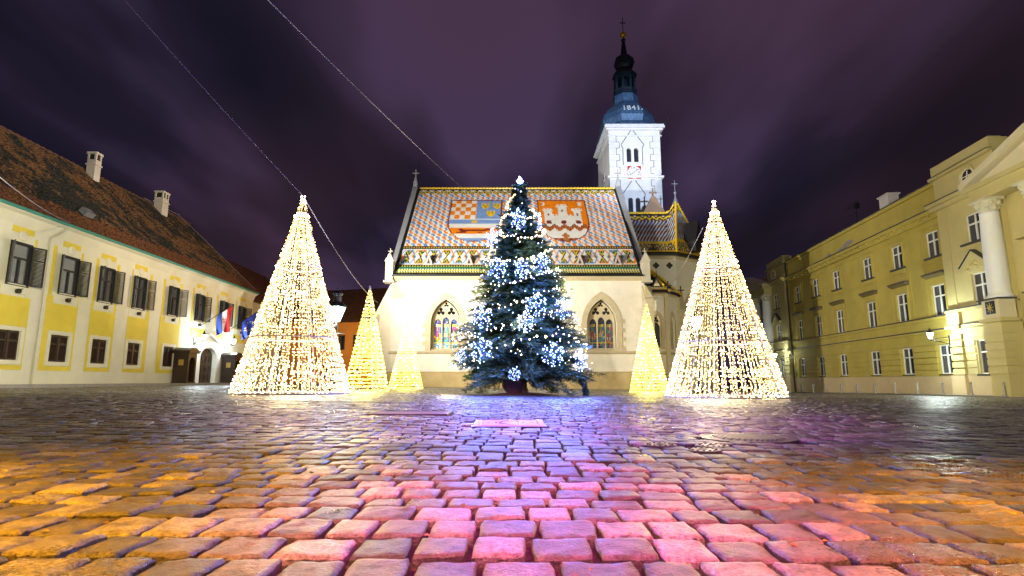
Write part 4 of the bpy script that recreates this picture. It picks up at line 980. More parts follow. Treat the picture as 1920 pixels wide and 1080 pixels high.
# neighbour houses far left
nb = thing('town_house', 'brown-roofed house beyond the far end of the yellow palace', 'house', (*LW(33, 5), 0), LA)
b = MB(); b.box(-6.5, 7, -4, 4, -.5, 8.2); b.build('wall', M_cream, nb); b = MB(); b.prism([(-4.4, 8.0), (4.4, 8.0), (0, 12.6)], -6.8, 7.3, axis='x')
nbr = b.build('roof', _mats['roof_backing'], nb)
tiles('roof_tiles', lambda s, t: Vector((-6.8 + 14.1 * s, 0, 12.64)).lerp(Vector((-6.8 + 14.1 * s, -4.5, 8.0)), t), Vector((0, -.7, .7)), 70, 32, lambda s, t, c, r: tuple(v * random.uniform(.7, 1.2) for v in (.17, .065, .026)), nbr, _mats['clay_roof_tile'], .03, .25, .6)
ob = thing('town_house', 'orange house with brown roof seen between lit cones', 'house', (-20.5, 59.5, 0), R(-14))
M_or = mat('orange_plaster', (.62, .26, .05), .85, .15, 1.5)
ohs = [(x, x + .85, z, z + 1.5) for x in (1.0, 2.55, 4.3) for z in (.9, 3.7)]
b = MB(); grid_wall(b, -4, 7, -.6, 6.6, ohs, 0, .25); b.face([(7, 0, -.6), (7, 8, -.6), (7, 8, 6.6), (7, 0, 6.6)]); b.box(-4, 7, -.12, -.003, 6.3, 6.6); b.box(-4, 7, -.08, -.003, 2.9, 3.05); b.build('wall', M_or, ob)
for a, a1, c, d in ohs:
    wo = casement(ob, a, c, .85, 1.5, .12, M_black_paint, True)
    for s in (-1, 1): O('shutter', louvre_leaf(.42, 1.5, M_black_paint), wo, (-.44 if s < 0 else .87, -.06, 0))
b = MB(); b.prism([(-.5, 6.5), (8.5, 6.5), (4, 10.6)], -4.3, 7.3, axis='x'); obr = b.build('roof', _mats['roof_backing'], ob)
tiles('roof_tiles', lambda s, t: Vector((-4.3 + 11.6 * s, 4, 10.66)).lerp(Vector((-4.3 + 11.6 * s, -.6, 6.5)), t), Vector((0, -.7, .7)), 56, 28, lambda s, t, c, r: tuple(v * random.uniform(.7, 1.2) for v in (.11, .05, .03)), obr, _mats['clay_roof_tile'], .03, .25, .6)
light('alley_lamp_light', 'POINT', (-15.5, 52, 4.2), 900, (1, .55, .14), .2)

# ------------------------------------------------------------------ right palace (ochre, three storeys, porticoes)
M_ochre = mat('ochre_plaster', (.44, .350, .075), .85, .26, .9, .10, 40, streak=1)
M_ochre_l = mat('pale_ochre_plaster', (.54, .465, .21), .85, .18, .9, .10, 40, streak=1)
M_sand = mat('sandstone_base', (.56, .43, .25), .8, .16, 1.4, .12, 35, streak=1)
M_trim = mat('lead_flashing', (.045, .05, .06), .5, .2, 4)
M_colw = mat('white_column', (.74, .76, .78), .7, .10, 1.5)
pr = thing('parliament_building', 'ochre three-storey palace with sandstone base and columned porticoes', 'building', (28, 36, 0), RA)
GW = [-24.45, -20.0, -15.6, -10.3, -5.95, -1.75]; TW = [-24.2, -19.85, -15.5, -10.1, -5.85, -1.70]
WW = 1.38; hs = []
for x in GW: hs.append((x, x + WW, 1.0, 2.88))
for x in TW: hs += [(x, x + WW, 4.78, 6.82), (x, x + WW, 8.72, 10.42)]
wl = MB(); wl.k = 0
grid_wall(wl, -26.0, .25, 4.72, 11.35, [h for h in hs if h[2] > 4], 0, .3, 0); grid_wall(wl, -26.0, .25, .86, 3.86, [h for h in hs if h[2] < 4], 0, .3, 0); grid_wall(wl, -26, .25, 3.86, 4.72, [], -.01, .1, 0)
wl.face([(-26, .0, 11.35), (.25, 0, 11.35), (.25, 0, 13.55), (-26, 0, 13.55)], 0); pw = wl.build('wall', M_ochre, pr)
ba = MB(); ba.box(-26, .25, -.10, .0, -1.2, .855); ba.box(-26, .25, -.13, -.101, -1.2, .35); ba.build('plinth', M_sand, pr)
def band(y0, y1, z0, z1, x0, x1, m=M_ochre, name='string_course', cap=True):
    o = MB().box(x0, x1, y0, y1, z0, z1).build(name, m, pr)
    if cap: MB().box(x0 - .01, x1 + .01, y0 - .03, y1, z1 + .002, z1 + .075).build('lead_flashing', M_trim, o)
    return o
band(-.14, -.012, 4.55, 4.72, -26, .2); band(-.10, -.012, 3.72, 3.86, -26, .2); band(-.42, -.002, 11.45, 11.72, -26, .2); band(-.22, -.002, 11.15, 11.449, -26, .2, cap=False)
band(-.16, -.002, 13.3, 13.55, -26, .2); band(-.06, -.003, 10.75, 10.86, -26, .2, cap=False)
# dentil blocks under the cornice
def dent(): return MB().box(0, .16, -.38, -.23, 11.28, 11.448).mesh('dentil', M_ochre)
dme = dent()
for i in range(26): O('dentil', dme, pr, (-25.7 + i * 1.0, 0, 0))
# banded masonry of the ground floor
for zc_ in (1.22, 1.63, 2.04, 2.45, 2.86, 3.27):
    xs = sorted([-26] + [v for x in GW for v in (x - .12, x + WW + .12)] + [.18]); sg_ = list(zip(xs[0::2], xs[1::2])) if zc_ < 3 else [(-26, .18)]
    for a, b in sg_: MB().box(a, b, -.09, -.002, zc_ - .345, zc_).build('rusticated_course', M_ochre, pw)
# lightly incised lesenes on upper floors
for i, x in enumerate(TW):
    fr = MB()
    for a0, a1 in ((x - .62, x - .5), (x + WW + .5, x + WW + .62)): fr.box(a0, a1, -.03, -.002, 4.8, 10.7)
    fr.build('lesene', M_ochre, pw)
    for z, hgt, top in ((8.72, 1.7, False), (4.78, 2.04, True)):
        s = MB()
        for a in ((x - .14, x, z, z + hgt), (x + WW, x + WW + .14, z, z + hgt), (x - .14, x + WW + .14, z + hgt, z + hgt + .14)): s.box(a[0], a[1], -.07, -.002, a[2], a[3])
        so_ = s.build('window_surround', M_ochre, pw)
        if not top: MB().box(x - .22, x + WW + .22, -.16, -.003, z - .12, z - .003).build('sill', M_trim, so_); MB().box(x - .1, x + WW + .1, -.05, -.003, z - .42, z - .13).build('apron', M_ochre, so_)
        if top:
            hd_ = MB(); hd_.box(x - .18, x + WW + .18, -.06, -.003, z + hgt + .15, z + hgt + .5); hd_.build('hood_frieze', M_ochre, pw); hd_ = MB(); hd_.prism([(-.34, z + hgt + .72), (-.34, z + hgt + .66), (-.06, z + hgt + .5), (-.003, z + hgt + .5), (-.003, z + hgt + .72)], x - .38, x + WW + .38, axis='x')
            ho = hd_.build('hood', mat('brown_hood', (.16, .12, .045), .8, .25, 4), pw); MB().box(x - .40, x + WW + .40, -.38, -.003, z + hgt + .722, z + hgt + .80).build('lead_flashing', M_trim, ho)  # hood in a darker brown than the ochre wall
    casement(pr, x, 8.72, WW, 1.7, .12, M_white_frame); casement(pr, x, 4.78, WW, 2.04, .12, M_white_frame)
for x in GW:
    casement(pr, x, 1.0, WW, 1.88, .14, M_white_frame); MB().box(x - .06, x + WW + .06, -.10, .1, .93, .995).build('sill', M_trim, pw)
# flaked attic plaster
fk = MB(); rf = random.Random(5)
for a, b, z in ((-13.2, -11.2, 12.3), (-14.2, -12.4, 11.95), (-16.6, -15.4, 11.98)):
    n = 14; pts = [((a + b) / 2 + (b - a) / 2 * math.cos(2 * PI * j / n) * rf.uniform(.7, 1.1), z + .28 * math.sin(2 * PI * j / n) * rf.uniform(.5, 1.2)) for j in range(n)]; fk.prism(pts, -.006, -.002)
fk.build('bare_plaster', mat('bare_grey_plaster', (.26, .24, .22), .9, .3, 3), pw)
rfb = MB(); rfb.prism([(.02, 13.56), (.02, 13.7), (5.5, 15.6), (11, 13.6)], -26, .2, axis='x'); prr = rfb.build('roof', mat('dark_sheet_roof', (.025, .022, .026), .6, .2, 3), pr)
cm_ = MB(); cm_.box(-8.6, -7.3, 1.0, 1.8, 13.8, 15.1); cm_.box(-8.7, -7.2, .9, 1.9, 15.1, 15.22); cm_.build('chimney', mat('pale_chimney', (.50, .46, .46), .85, .2, 3), prr)
an = MB(); an.tube([(-12.6, 1.2, 13.8), (-12.6, 1.2, 16.2)], .03, 5); an.tube([(-14.2, 1.2, 15.9), (-12.3, 1.2, 16.1)], .02, 4); an.tube([(-14.0, 1.2, 15.2), (-12.6, 1.2, 15.3)], .02, 4)
for k in range(6): an.tube([(-14 + k * .3, .8, 15.92 + k * .03), (-14 + k * .3, 1.6, 15.92 + k * .03)], .012, 4)
an.box(-12.75, -12.35, 1.1, 1.4, 15.6, 16.0); an.build('aerial', M_iron, prr)
dpp = MB(); dpp.tube([(-25.55, -.3, 13.4), (-25.55, -.28, -.6)], .09, 8); dpp.build('downpipe', M_iron, pr); MB().tube([(.05, -.08, 11.3), (.05, -.1, 4.8)], .05, 6).build('downpipe', M_iron, pr)

def pavilion(sgn, x0):
    """corner pavilion with oval attic light, one window axis, then a portico with giant columns; sgn=+1 runs to +x"""
    X = lambda d: x0 + sgn * d
    def bx(mb, a, b, *r): mb.box(min(X(a), X(b)), max(X(a), X(b)), *r)
    Y0 = -.30
    wv = [(2.1, 3.4, .95, 2.95), (2.35, 3.72, 4.85, 6.85), (2.45, 3.85, 8.72, 10.42)]
    H = [(min(X(a), X(b)), max(X(a), X(b)), c, d) for a, b, c, d in wv]
    p = MB(); lo_, hi_ = min(X(0), X(5.3)), max(X(0), X(5.3))
    grid_wall(p, lo_, hi_, .9, 11.4, H, Y0, .35)
    for e in (X(0), X(5.3)): p.face([(e, Y0, -1.2), (e, .6, -1.2), (e, .6, 14.25), (e, Y0, 14.25)])
    p.box(lo_, hi_, Y0 + .0, Y0 + .5, 11.41, 13.45); po_ = p.build('pavilion_wall', M_ochre_l, pr)
    b = MB(); bx(b, -.05, 5.2, Y0 - .10, Y0 + .2, -1.2, .9); bx(b, -.12, 1.15, Y0 - .28, Y0 - .101, -1.2, .88); b.build('pavilion_plinth', M_sand, po_)
    for zc_ in (1.32, 1.75, 2.18, 2.61, 3.04, 3.47):
        for a, d, q in (((0, 1.98, 0), (3.52, 5.2, 0), (0, 1.1, 1)) if zc_ < 3.2 else ((0, 5.2, 0), (0, 1.1, 1))):
            c = MB(); bx(c, a, d, Y0 - (.2 if q else .05), Y0 - (.051 if q else .002), zc_ - .39, zc_ - .055); c.build('rusticated_course', M_ochre_l, po_)
    mo = MB(); bx(mo, -.1, 5.3, Y0 - .18, Y0 - .002, 3.72, 3.92); bx(mo, -.1, 1.2, Y0 - .32, Y0 - .181, 3.72, 3.92); bx(mo, .0, 1.12, Y0 - .2, Y0 - .003, 3.921, 4.75); bx(mo, -.1, 5.3, Y0 - .22, Y0 - .201, 4.75, 4.9); bx(mo, -.1, 5.3, Y0 - .2, Y0 - .002, 4.751, 4.899)
    bx(mo, -.15, 5.3, Y0 - .34, Y0 - .002, 11.4, 11.62); bx(mo, -.25, 5.3, Y0 - .55, Y0 - .002, 11.621, 11.85); bx(mo, -.12, 5.3, Y0 - .25, Y0 + .6, 13.45, 13.62); bx(mo, 0, 5.2, Y0 - .08, Y0 + .62, 13.621, 14.35); bx(mo, .2, .9, Y0 - .05, Y0 - .003, 5.0, 11.0); bx(mo, 4.6, 5.2, Y0 - .05, Y0 - .003, 5.0, 11.0); mo.build('moulding', M_ochre_l, po_)
    for q_ in ((-.28, Y0 - .58, 11.852, 11.91), (-.14, Y0 - .28, 13.621, 13.66), (-.12, Y0 - .25, 4.902, 4.97), (-.12, Y0 - .21, 3.922, 3.98)):
        fl2 = MB(); bx(fl2, q_[0], 5.3, q_[1], Y0, q_[2], q_[3]); fl2.build('lead_flashing', M_trim, po_)
    for (a, b_, c, d) in wv: casement(pr, min(X(a), X(b_)), c, abs(b_ - a), d - c, Y0 + .15, M_white_frame)
    s = MB(); bx(s, 1.95, 3.7, Y0 - .14, Y0 - .003, 8.6, 8.715); bx(s, 1.95, 3.5, Y0 - .12, Y0 - .003, .85, .945); s.build('sill', M_trim, po_)
    hd_ = MB(); cx = X(3.03); hd_.prism([(cx - 1.15, 7.25), (cx - 1.15, 7.08), (cx - .9, 7.0), (cx, 7.75), (cx + .9, 7.0), (cx + 1.15, 7.08), (cx + 1.15, 7.25), (cx, 8.15)], Y0 - .3, Y0 - .003)
    hd_.prism([(cx - .75, 6.95), (cx + .75, 6.95), (cx + .55, 7.35), (cx, 7.7), (cx - .55, 7.35)], Y0 - .12, Y0 - .003)
    for k in range(9): hd_.ball((cx - .62 + k * .155, Y0 - .14, 7.08 + .22 * math.sin(k * 1.9) ** 2 + .18 * (1 - abs(k - 4) / 4)), .12, n=6, m=4)
    ho = hd_.build('carved_pediment', M_ochre_l, po_); t_ = MB(); t_.prism([(cx - 1.2, 7.26), (cx, 8.16), (cx + 1.2, 7.26), (cx + 1.2, 7.32), (cx, 8.23), (cx - 1.2, 7.32)], Y0 - .34, Y0 - .01); t_.build('lead_flashing', M_trim, ho)
    ov = MB(); ov.lathe([(.62, 0), (.62, .1), (.48, .1), (.44, .02)], n=24, sq=(1.05, .82)); oo = ov.build('oval_window', mat('carved_cream_stone', (.66, .60, .40), .8, .15, 4), po_, loc=(X(3.2), Y0 - .0, 12.72), rot=(R(90), 0, 0))
    MB().lathe([(.46, .0), (.46, .03), (.01, .03)], n=24, sq=(1.05, .82)).build('pane', M_room, oo); br = MB(); br.box(-.46, .46, -.02, .02, .03, .05)
    for k in (-.2, .2): br.tube([(k, -.3, .045), (-k * .2, .3, .045)], .018, 4)
    br.build('glazing_bars', M_white_frame, oo)
    for k in range(5): MB().ball((X(3.2) - .4 + .2 * k, Y0 - .08, 13.12 + .08 * (2 - abs(k - 2))), .13).build('carving', M_ochre_l, po_)
    # portico: pedestals, giant columns, entablature, pediment
    YC = Y0 - .45
    for i, d in enumerate((5.05, 8.3)):
        pe = MB(); cx = X(d); pe.box(cx - .66, cx + .66, YC - .6, Y0 - .003, -1.2, 3.7)
        ped = pe.build('portico_pier', M_ochre_l, po_)
        for zc_ in (1.32, 1.75, 2.18, 2.61, 3.04, 3.47): MB().box(cx - .70, cx + .70, YC - .64, YC - .05, zc_ - .39, zc_ - .04).build('rusticated_course', M_ochre_l, po_)
        MB().box(cx - .80, cx + .80, YC - .74, Y0 - .2, 3.705, 3.92).build('pier_cap', M_trim if False else M_ochre_l, ped)
        MB().box(cx - .64, cx + .64, YC - .58, Y0 - .21, 3.93, 4.915).build('pedestal', mat('portico_cream', (.64, .58, .40), .8, .1, 1.5), ped)
        MB().box(cx - .8, cx + .8, YC - .74, Y0 - .2, 4.92, 4.99).build('ledge', M_trim, ped)
        cl = MB(); cl.lathe([(.62, 5.0), (.64, 5.08), (.58, 5.18), (.53, 5.26), (.52, 5.4), (.52, 7.0), (.50, 8.5), (.45, 9.75), (.48, 9.81), (.44, 9.87)], (cx, YC), 20)
        cl.build('column', M_colw, po_, smooth=True)
        cap_ = MB(); cap_.lathe([(.45, 9.871), (.5, 10.1), (.66, 10.5)], (cx, YC), 10); cap_.box(cx - .68, cx + .68, YC - .55, Y0 - .01, 10.501, 10.62)
        for k in range(8):
            a = PI / 8 + k * PI / 4; cap_.ball((cx + .56 * math.cos(a), YC + .5 * math.sin(a), 10.32), .15); cap_.ball((cx + .48 * math.cos(a + .4), YC + .44 * math.sin(a + .4), 10.05), .11)
        cap_.build('capital', mat('capital_stone', (.58, .56, .42), .75, .15, 4), po_)
        sh = MB(); sh.box(cx - .33, cx + .33, YC - .62, YC - .581, 4.15, 4.85); sh.build('emblem_panel', mat('dark_blue_panel', (.015, .03, .05), .5, .2), ped)
        em_ = MB(); em_.ball((cx, YC - .63, 4.5), .10, n=8, m=6)
        for k in range(8): a = k * PI / 4; em_.tube([(cx, YC - .625, 4.5), (cx + .28 * math.cos(a), YC - .625, 4.5 + .28 * math.sin(a))], .02, 4)
        em_.build('emblem', mat('gilt_emblem', (.5, .4, .08), .4, .1), ped)
    e0, e1 = X(4.3), X(15); lo_, hi_ = min(e0, e1), max(e0, e1); en = MB(); en.box(lo_, hi_, YC - .42, Y0, 10.625, 11.28); en.box(lo_ - .2, hi_ + .2, YC - .62, Y0, 11.281, 11.52); en.build('entablature', M_ochre_l, po_)
    ax = X(10.4); pd = MB()
    for (xa, za), (xb2, zb2) in (((X(3.9), 11.52), (ax, 13.35)), ((ax, 13.35), (X(16.4), 11.52))):
        pd.prism([(xa, za), (xb2, zb2), (xb2, zb2 + .4), (xa, za + .34)] if xa < xb2 else [(xb2, zb2), (xa, za), (xa, za + .34), (xb2, zb2 + .4)], YC - .68, Y0)
    pd.prism([(X(4.5), 11.53), (X(15.8), 11.53), (ax, 13.2)], YC - .3, YC - .05); pd.build('pediment', mat('portico_cream', (.64, .58, .40)), po_)
    rw = MB(); lo2, hi2 = min(X(5.31), X(15)), max(X(5.31), X(15)); ww = (min(X(6.7), X(8.2)), max(X(6.7), X(8.2)))
    grid_wall(rw, lo2, hi2, -1.2, 11.3, [(*ww, 5.6, 7.8), (*ww, 9.0, 10.6), (*ww, 1.0, 3.0)], Y0 + .3, .3); rw.build('portico_wall', M_ochre_l, po_)
    for z, hh in ((5.6, 2.2), (9.0, 1.6), (1.0, 2.0)): casement(pr, ww[0], z, 1.5, hh, Y0 + .5, M_white_frame)
    bh = MB(); bh.box(min(X(6.3), X(8.6)), max(X(6.3), X(8.6)), Y0 - .3, Y0 + .29, 8.0, 8.25); bh.build('hood', M_ochre_l, po_)
    bk = MB(); bk.box(min(X(.1), X(15)), max(X(.1), X(15)), Y0 + 1.0, 9, -1.2, 13.5); bk.build('inner_block', M_ochre_l, po_)
pavilion(1, .22); pavilion(-1, -26.0)
x, y = RW(.75, -.8); wall_lantern(x, y, 3.15, RA, 'glowing wall lantern on wrought bracket at the near pavilion', 3200, (.85, 1, .92), 1.1)
x, y = RW(-26.6, -.8); wall_lantern(x, y, 3.1, RA, 'glowing wall lantern at the far pavilion beside the right lit cone', 900, (.9, 1, .9), .9)
M_boll = mat('bollard_grey', (.34, .33, .32), .45, .2, 6, metal=.4)
def boll_mesh(): return MB().lathe([(.06, 0), (.055, .62), (.066, .64), (.066, .68), (.03, .74)], n=10).mesh('post', M_boll), MB().lathe([(.11, 0), (.11, .05), (.065, .07)], n=10).mesh('foot', M_boll)
bm1, bm2 = boll_mesh()
ordn = ('first', 'second', 'third', 'fourth', 'fifth', 'sixth', 'seventh', 'eighth', 'ninth', 'tenth', 'eleventh')
for i, a in enumerate((-20.2, -17.4, -14.6, -11.9, -9.2, -6.6, -4.0, -1.44, 1.1, 3.58, 6.02)):
    x, y = RW(a, -1.75); t = thing('bollard', f'slim grey bollard on the right pavement, {ordn[i]} from the far end', 'bollard', (x, y, gz(x, y) + .08), 0, 'bollards along the right palace')
    O('post', bm1, t); O('foot', bm2, t)

# ------------------------------------------------------------------ cones of fairy lights
M_bulb_w = mat('warm_bulb', (1, .9, .7), .3, 0, emit=(1, .67, .25), estr=10)
M_bulb_p = mat('white_bulb', (1, .95, .9), .3, 0, emit=(1, .84, .60), estr=26)
M_bulb_y = mat('yellow_bulb', (1, .9, .5), .3, 0, emit=(1, .74, .05), estr=8)
M_wire = mat('pale_wire', (.48, .42, .32), .6, .1)
M_hoop = mat('white_steel_hoop', (.60, .58, .66), .4, .1)
def big_cone(x, y, Rb, H, label, ns=70):
    z0 = gz(x, y); t = thing('light_cone', label, 'light tree', (x, y, z0), random.uniform(0, 1), 'tall cones of hanging warm lights')
    for fz, rr in ((.004, .03), (.27, .028), (.63, .024)):
        h = MB(); rad = Rb * (1 - fz) + .01; nseg = 40
        h.tube([(rad * math.cos(2 * PI * k / nseg), rad * math.sin(2 * PI * k / nseg), fz * H + .03) for k in range(nseg + 1)], rr, 6, cap=False); h.build('hoop', M_hoop, t)
    for k in range(8):
        a = 2 * PI * k / 8; r_ = MB(); r_.tube([(Rb * .985 * math.cos(a), Rb * .985 * math.sin(a), .03), (.03 * math.cos(a), .03 * math.sin(a), H)], .016, 5); r_.build('leg', M_hoop, t)
    var = []
    for s in range(6):
        rs = random.Random(s + int(x * 10)); b = MB(); P0 = Vector((Rb, 0, .03)); P1 = Vector((.03, 0, H))
        b.tube([P0, P0.lerp(P1, .33) - Vector((.03, 0, 0)), P0.lerp(P1, .66) - Vector((.02, 0, 0)), P1], .008, 4, 0)
        L_ = (P1 - P0).length; d = rs.uniform(.02, .1)
        while d < L_:
            p = P0.lerp(P1, d / L_); w_ = 1 - d / L_
            p += Vector((rs.uniform(-.04, .02), rs.uniform(-.045, .045) * w_, rs.uniform(-.03, .03)))
            q = rs.random(); low = .5 + 2.0 * max(0, 1 - d / (L_ * .34)) ** .7; b.octa(p, rs.uniform(.010, .020) if q > .05 else .032, 1 if q > .13 * low else 2); d += rs.uniform(.06, .15) / (.8 + .30 * low)
        for _ in range(16):   # loose drops hanging inside
            f_ = rs.random() ** 1.7 * .9; b.octa(Vector(((Rb * (1 - f_)) * rs.uniform(.72, .96), rs.uniform(-.12, .12) * (1 - f_), f_ * H)), .02, 1)
        var.append(b.mesh('light_strand', [M_wire, M_bulb_w, M_bulb_p]))
    for k in range(ns): O('light_strand', var[random.randrange(6)], t, rot=(0, 0, 2 * PI * (k + random.uniform(-.3, .3)) / ns), kind='stuff')
    tp = MB()
    for k in range(20): tp.octa((random.uniform(-.07, .07), random.uniform(-.07, .07), H + random.uniform(-.25, .12)), .028)
    tp.build('tip_lights', M_bulb_p, t)
    for f_, pw_ in ((.15, 260), (.40, 170), (.7, 70)): light('cone_glow', 'POINT', (x, y, z0 + H * f_), pw_, (1, .76, .42), Rb * (1 - f_) * .5)
big_cone(-7.52, 19.7, 1.94, 6.95, 'tall cone of warm white lights left of the Christmas tree')
big_cone(8.25, 22.4, 2.25, 7.8, 'tall cone of warm white lights right of the Christmas tree')
def small_cone(x, y, Rb, H, label):
    z0 = gz(x, y); t = thing('light_cone', label, 'light tree', (x, y, z0), random.uniform(0, 3), 'small cones of yellow lights')
    for k in range(6):
        a = 2 * PI * k / 6; r_ = MB(); r_.tube([(Rb * .96 * math.cos(a), Rb * .96 * math.sin(a), .02), (.02 * math.cos(a), .02 * math.sin(a), H)], .014, 5); r_.build('leg', M_hoop, t)
    nr = int(H / .17); rs = random.Random(int(x * 7))
    for j in range(nr):
        z = .05 + (H - .1) * j / nr; rad = Rb * (1 - z / H) + .01; b = MB(); nb = max(4, int(2 * PI * rad / .065))
        for k in range(nb):
            a = 2 * PI * (k + rs.uniform(-.3, .3)) / nb; b.octa((rad * math.cos(a), rad * math.sin(a), z + rs.uniform(-.045, .045)), rs.uniform(.018, .028), 1 if rs.random() > .05 else 2)
        n2 = 18; b.tube([(rad * math.cos(2 * PI * k / n2), rad * math.sin(2 * PI * k / n2), z) for k in range(n2 + 1)], .007, 4, 0, cap=False)
        b.build('light_ring', [M_wire, M_bulb_y, M_bulb_p], t, kind='stuff')
    for f_, pw_ in ((.06, 520), (.3, 260), (.6, 90)): light('cone_glow', 'POINT', (x, y, z0 + H * f_), pw_ * (.35 if y > 34 else 1), (1, .78, .10), Rb * (1 - f_) * .6)
small_cone(-6.62, 26.2, 1.0, 4.85, 'small yellow light cone beside the left lamp post')
small_cone(-6.55, 35.6, 1.03, 4.6, 'pale yellow light cone close to the church wall, beside its left stained-glass window')
small_cone(7.7, 32.4, 1.07, 5.15, 'small yellow light cone right of the Christmas tree by church corner')

# ------------------------------------------------------------------ the Christmas tree
M_needle = mat('spruce_needles', (.036, .085, .034), .6, .5, 3, base2=(.075, .130, .026), thr=(.45, .65))
M_bark = mat('spruce_bark', (.20, .105, .04), .85, .4, 8, .6, 18, stretch=(1, 1, .25))
tz0 = gz(*TREE); xt = thing('christmas_tree', 'big spruce with warm light strings in front of the church', 'tree', (TREE[0], TREE[1], tz0))
tk = MB(); rs = random.Random(2)
tk.lathe([(.40, -.05), (.34, .12), (.29, .35), (.26, .7), (.22, 1.5), (.15, 4.5), (.07, 7.5), (.02, 9.1)], n=14); tko = tk.build('trunk', M_bark, xt, smooth=True)
for v in tko.data.vertices: v.co.x *= 1 + .12 * math.sin(v.co.z * 9 + v.co.y * 6)
def branch_template(seed):
    rs = random.Random(seed); tri = []; stem = []
    def pos(u): return Vector((u, .0, .10 * math.sin(u * 2.2) - .30 * u * u + .14 * u ** 4))
    n = 26
    for i in range(n):
        u = .14 + .86 * i / (n - 1); p = pos(u); tl = .36 * (1 - u) ** .8 + .085
        for sd in (-1, 1):
            dirn = Vector((.55 + .2 * rs.random(), sd * (.75 + .2 * rs.random()), rs.uniform(-.62, .30))).normalized(); q0 = p; L_ = tl * rs.uniform(.7, 1.15); k = max(3, int(L_ / .035))
            for j in range(k):
                q = p + dirn * L_ * (j / k) + Vector((0, 0, -.25 * (L_ * j / k) ** 2))
                for e in (-1, 1):
                    nd = (dirn * .75 + Vector((0, 0, 1)) * rs.uniform(-.45, .5) + dirn.cross(Vector((0, 0, 1))) * e * .6).normalized(); ln = rs.uniform(.055, .10); sidev = nd.cross(Vector((rs.random(), rs.random(), 1))).normalized() * .012
                    tri.append((q - sidev, q + sidev, q + nd * ln))
        for e in range(4):
            nd = Vector((.6, rs.uniform(-.5, .5), rs.uniform(.1, .7))).normalized(); sidev = Vector((0, .011, 0)); tri.append((p - sidev, p + sidev, p + nd * .07))
    for i in range(6):
        a, b = pos(i / 6), pos((i + 1) / 6); r_ = .012 * (1 - i / 6) + .003
        tri.append((a + Vector((0, r_, 0)), a - Vector((0, r_, 0)), b)); tri.append((a + Vector((0, 0, r_)), a - Vector((0, 0, r_)), b))
    return np.array([[list(v) for v in t] for t in tri])
BT = [branch_template(s) for s in range(5)]
def crown_r(z):   # half width of the crown at height z
    f_ = (8.95 - z) / 8.05; return 3.0 * max(0.02, f_) ** .78 * (1 + .05 * math.sin(z * 3.1))
VV = []; nbr = 0; z = .95; rb_ = random.Random(12)
while z < 8.9:
    rad = crown_r(z); k = max(5, int(6 + rad * 6.2))
    for j in range(k):
        a = 2 * PI * (j + rb_.random()) / k; L_ = rad * rb_.uniform(.62, 1.08)
        if rb_.random() < .08: L_ *= 1.14
        tpl = BT[rb_.randrange(5)]; el = rb_.uniform(-.22, .20) + (.55 * max(0, (z - 6.5) / 2.8)) - .06 * (z < 2); rl_ = rb_.uniform(-.35, .35)
        M_ = Matrix.Translation((0, 0, z + rb_.uniform(-.1, .1))) @ Matrix.Rotation(a, 4, 'Z') @ Matrix.Rotation(-el, 4, 'Y') @ Matrix.Rotation(rl_, 4, 'X')
        s_ = max(.35, L_); sc3 = np.array([s_, max(.55, s_ * .62), max(.5, s_ * .8)])
        # keep needles a constant size: scale the twig centres only
        ctr = tpl.mean(axis=1, keepdims=True); P_ = ctr * sc3 + (tpl - ctr) * (1.15 + .25 * (s_ > 1.4) + .3 * (s_ > 2.2))
        m3 = np.array(M_); P_ = P_ @ m3[:3, :3].T + m3[:3, 3]; VV.append(P_.reshape(-1, 3)); nbr += 1
    z += .105 + .055 * (z < 4) * 1
# one low branch sagging to the ground on the right
for q in range(5):
    tpl = BT[q]; M_ = Matrix.Translation((2.35 + .06 * q, -.55, 1.02 - .16 * q)) @ Matrix.Rotation(-.25, 4, 'Z') @ Matrix.Rotation(1.05 + .08 * q, 4, 'Y') @ Matrix.Rotation(q * 1.1, 4, 'X')
    ctr = tpl.mean(axis=1, keepdims=True); P_ = ctr * np.array([.6, .5, .6]) + (tpl - ctr) * 1.1; m3 = np.array(M_); P_ = P_ @ m3[:3, :3].T + m3[:3, 3]; VV.append(P_.reshape(-1, 3))
V = np.vstack(VV); nt_ = len(V) // 3
me = bpy.data.meshes.new('crown'); me.vertices.add(len(V)); me.vertices.foreach_set('co', V.astype(np.float32).ravel()); me.loops.add(len(V)); me.loops.foreach_set('vertex_index', np.arange(len(V), dtype=np.int32))
me.polygons.add(nt_); me.polygons.foreach_set('loop_start', np.arange(0, len(V), 3, dtype=np.int32)); me.polygons.foreach_set('loop_total', np.full(nt_, 3, np.int32)); me.materials.append(M_needle); me.update(calc_edges=True)
O('crown', me, xt)
print('spruce branches', nbr, 'tris', nt_)
# warm garland wound round the crown
gb = MB(); gw = []; rs = random.Random(4); turns = 7.5; n = 430
for i in range(n):
    f_ = i / n; z = 1.15 + 7.2 * f_ ** .95 + .46 * math.sin(i * .21) * (1 - .6 * f_) + rs.uniform(-.06, .06); a = 2 * PI * turns * f_ + 1.1; rr = crown_r(z) * rs.uniform(.93, 1.06) + .04
    p = (rr * math.cos(a), rr * math.sin(a), z); gw.append(p); gb.octa(p, rs.uniform(.022, .036) if rs.random() > .06 else .055, 0 if rs.random() > .3 else 1)
gb.build('garland_bulbs', [M_bulb_w, M_bulb_p], xt, kind='stuff')
sb2 = MB()
for i in range(360):   # loose lights all over the boughs
    z = 1.0 + 7.4 * (1 - math.sqrt(rs.random())) ** .9; a = rs.uniform(PI, 2 * PI) if rs.random() < .75 else rs.uniform(0, PI); rr = crown_r(z) * rs.uniform(.90, 1.08) + .03
    sb2.octa((rr * math.cos(a), rr * math.sin(a), z), rs.uniform(.012, .028), rs.choice((0, 0, 0, 2, 2, 2)))
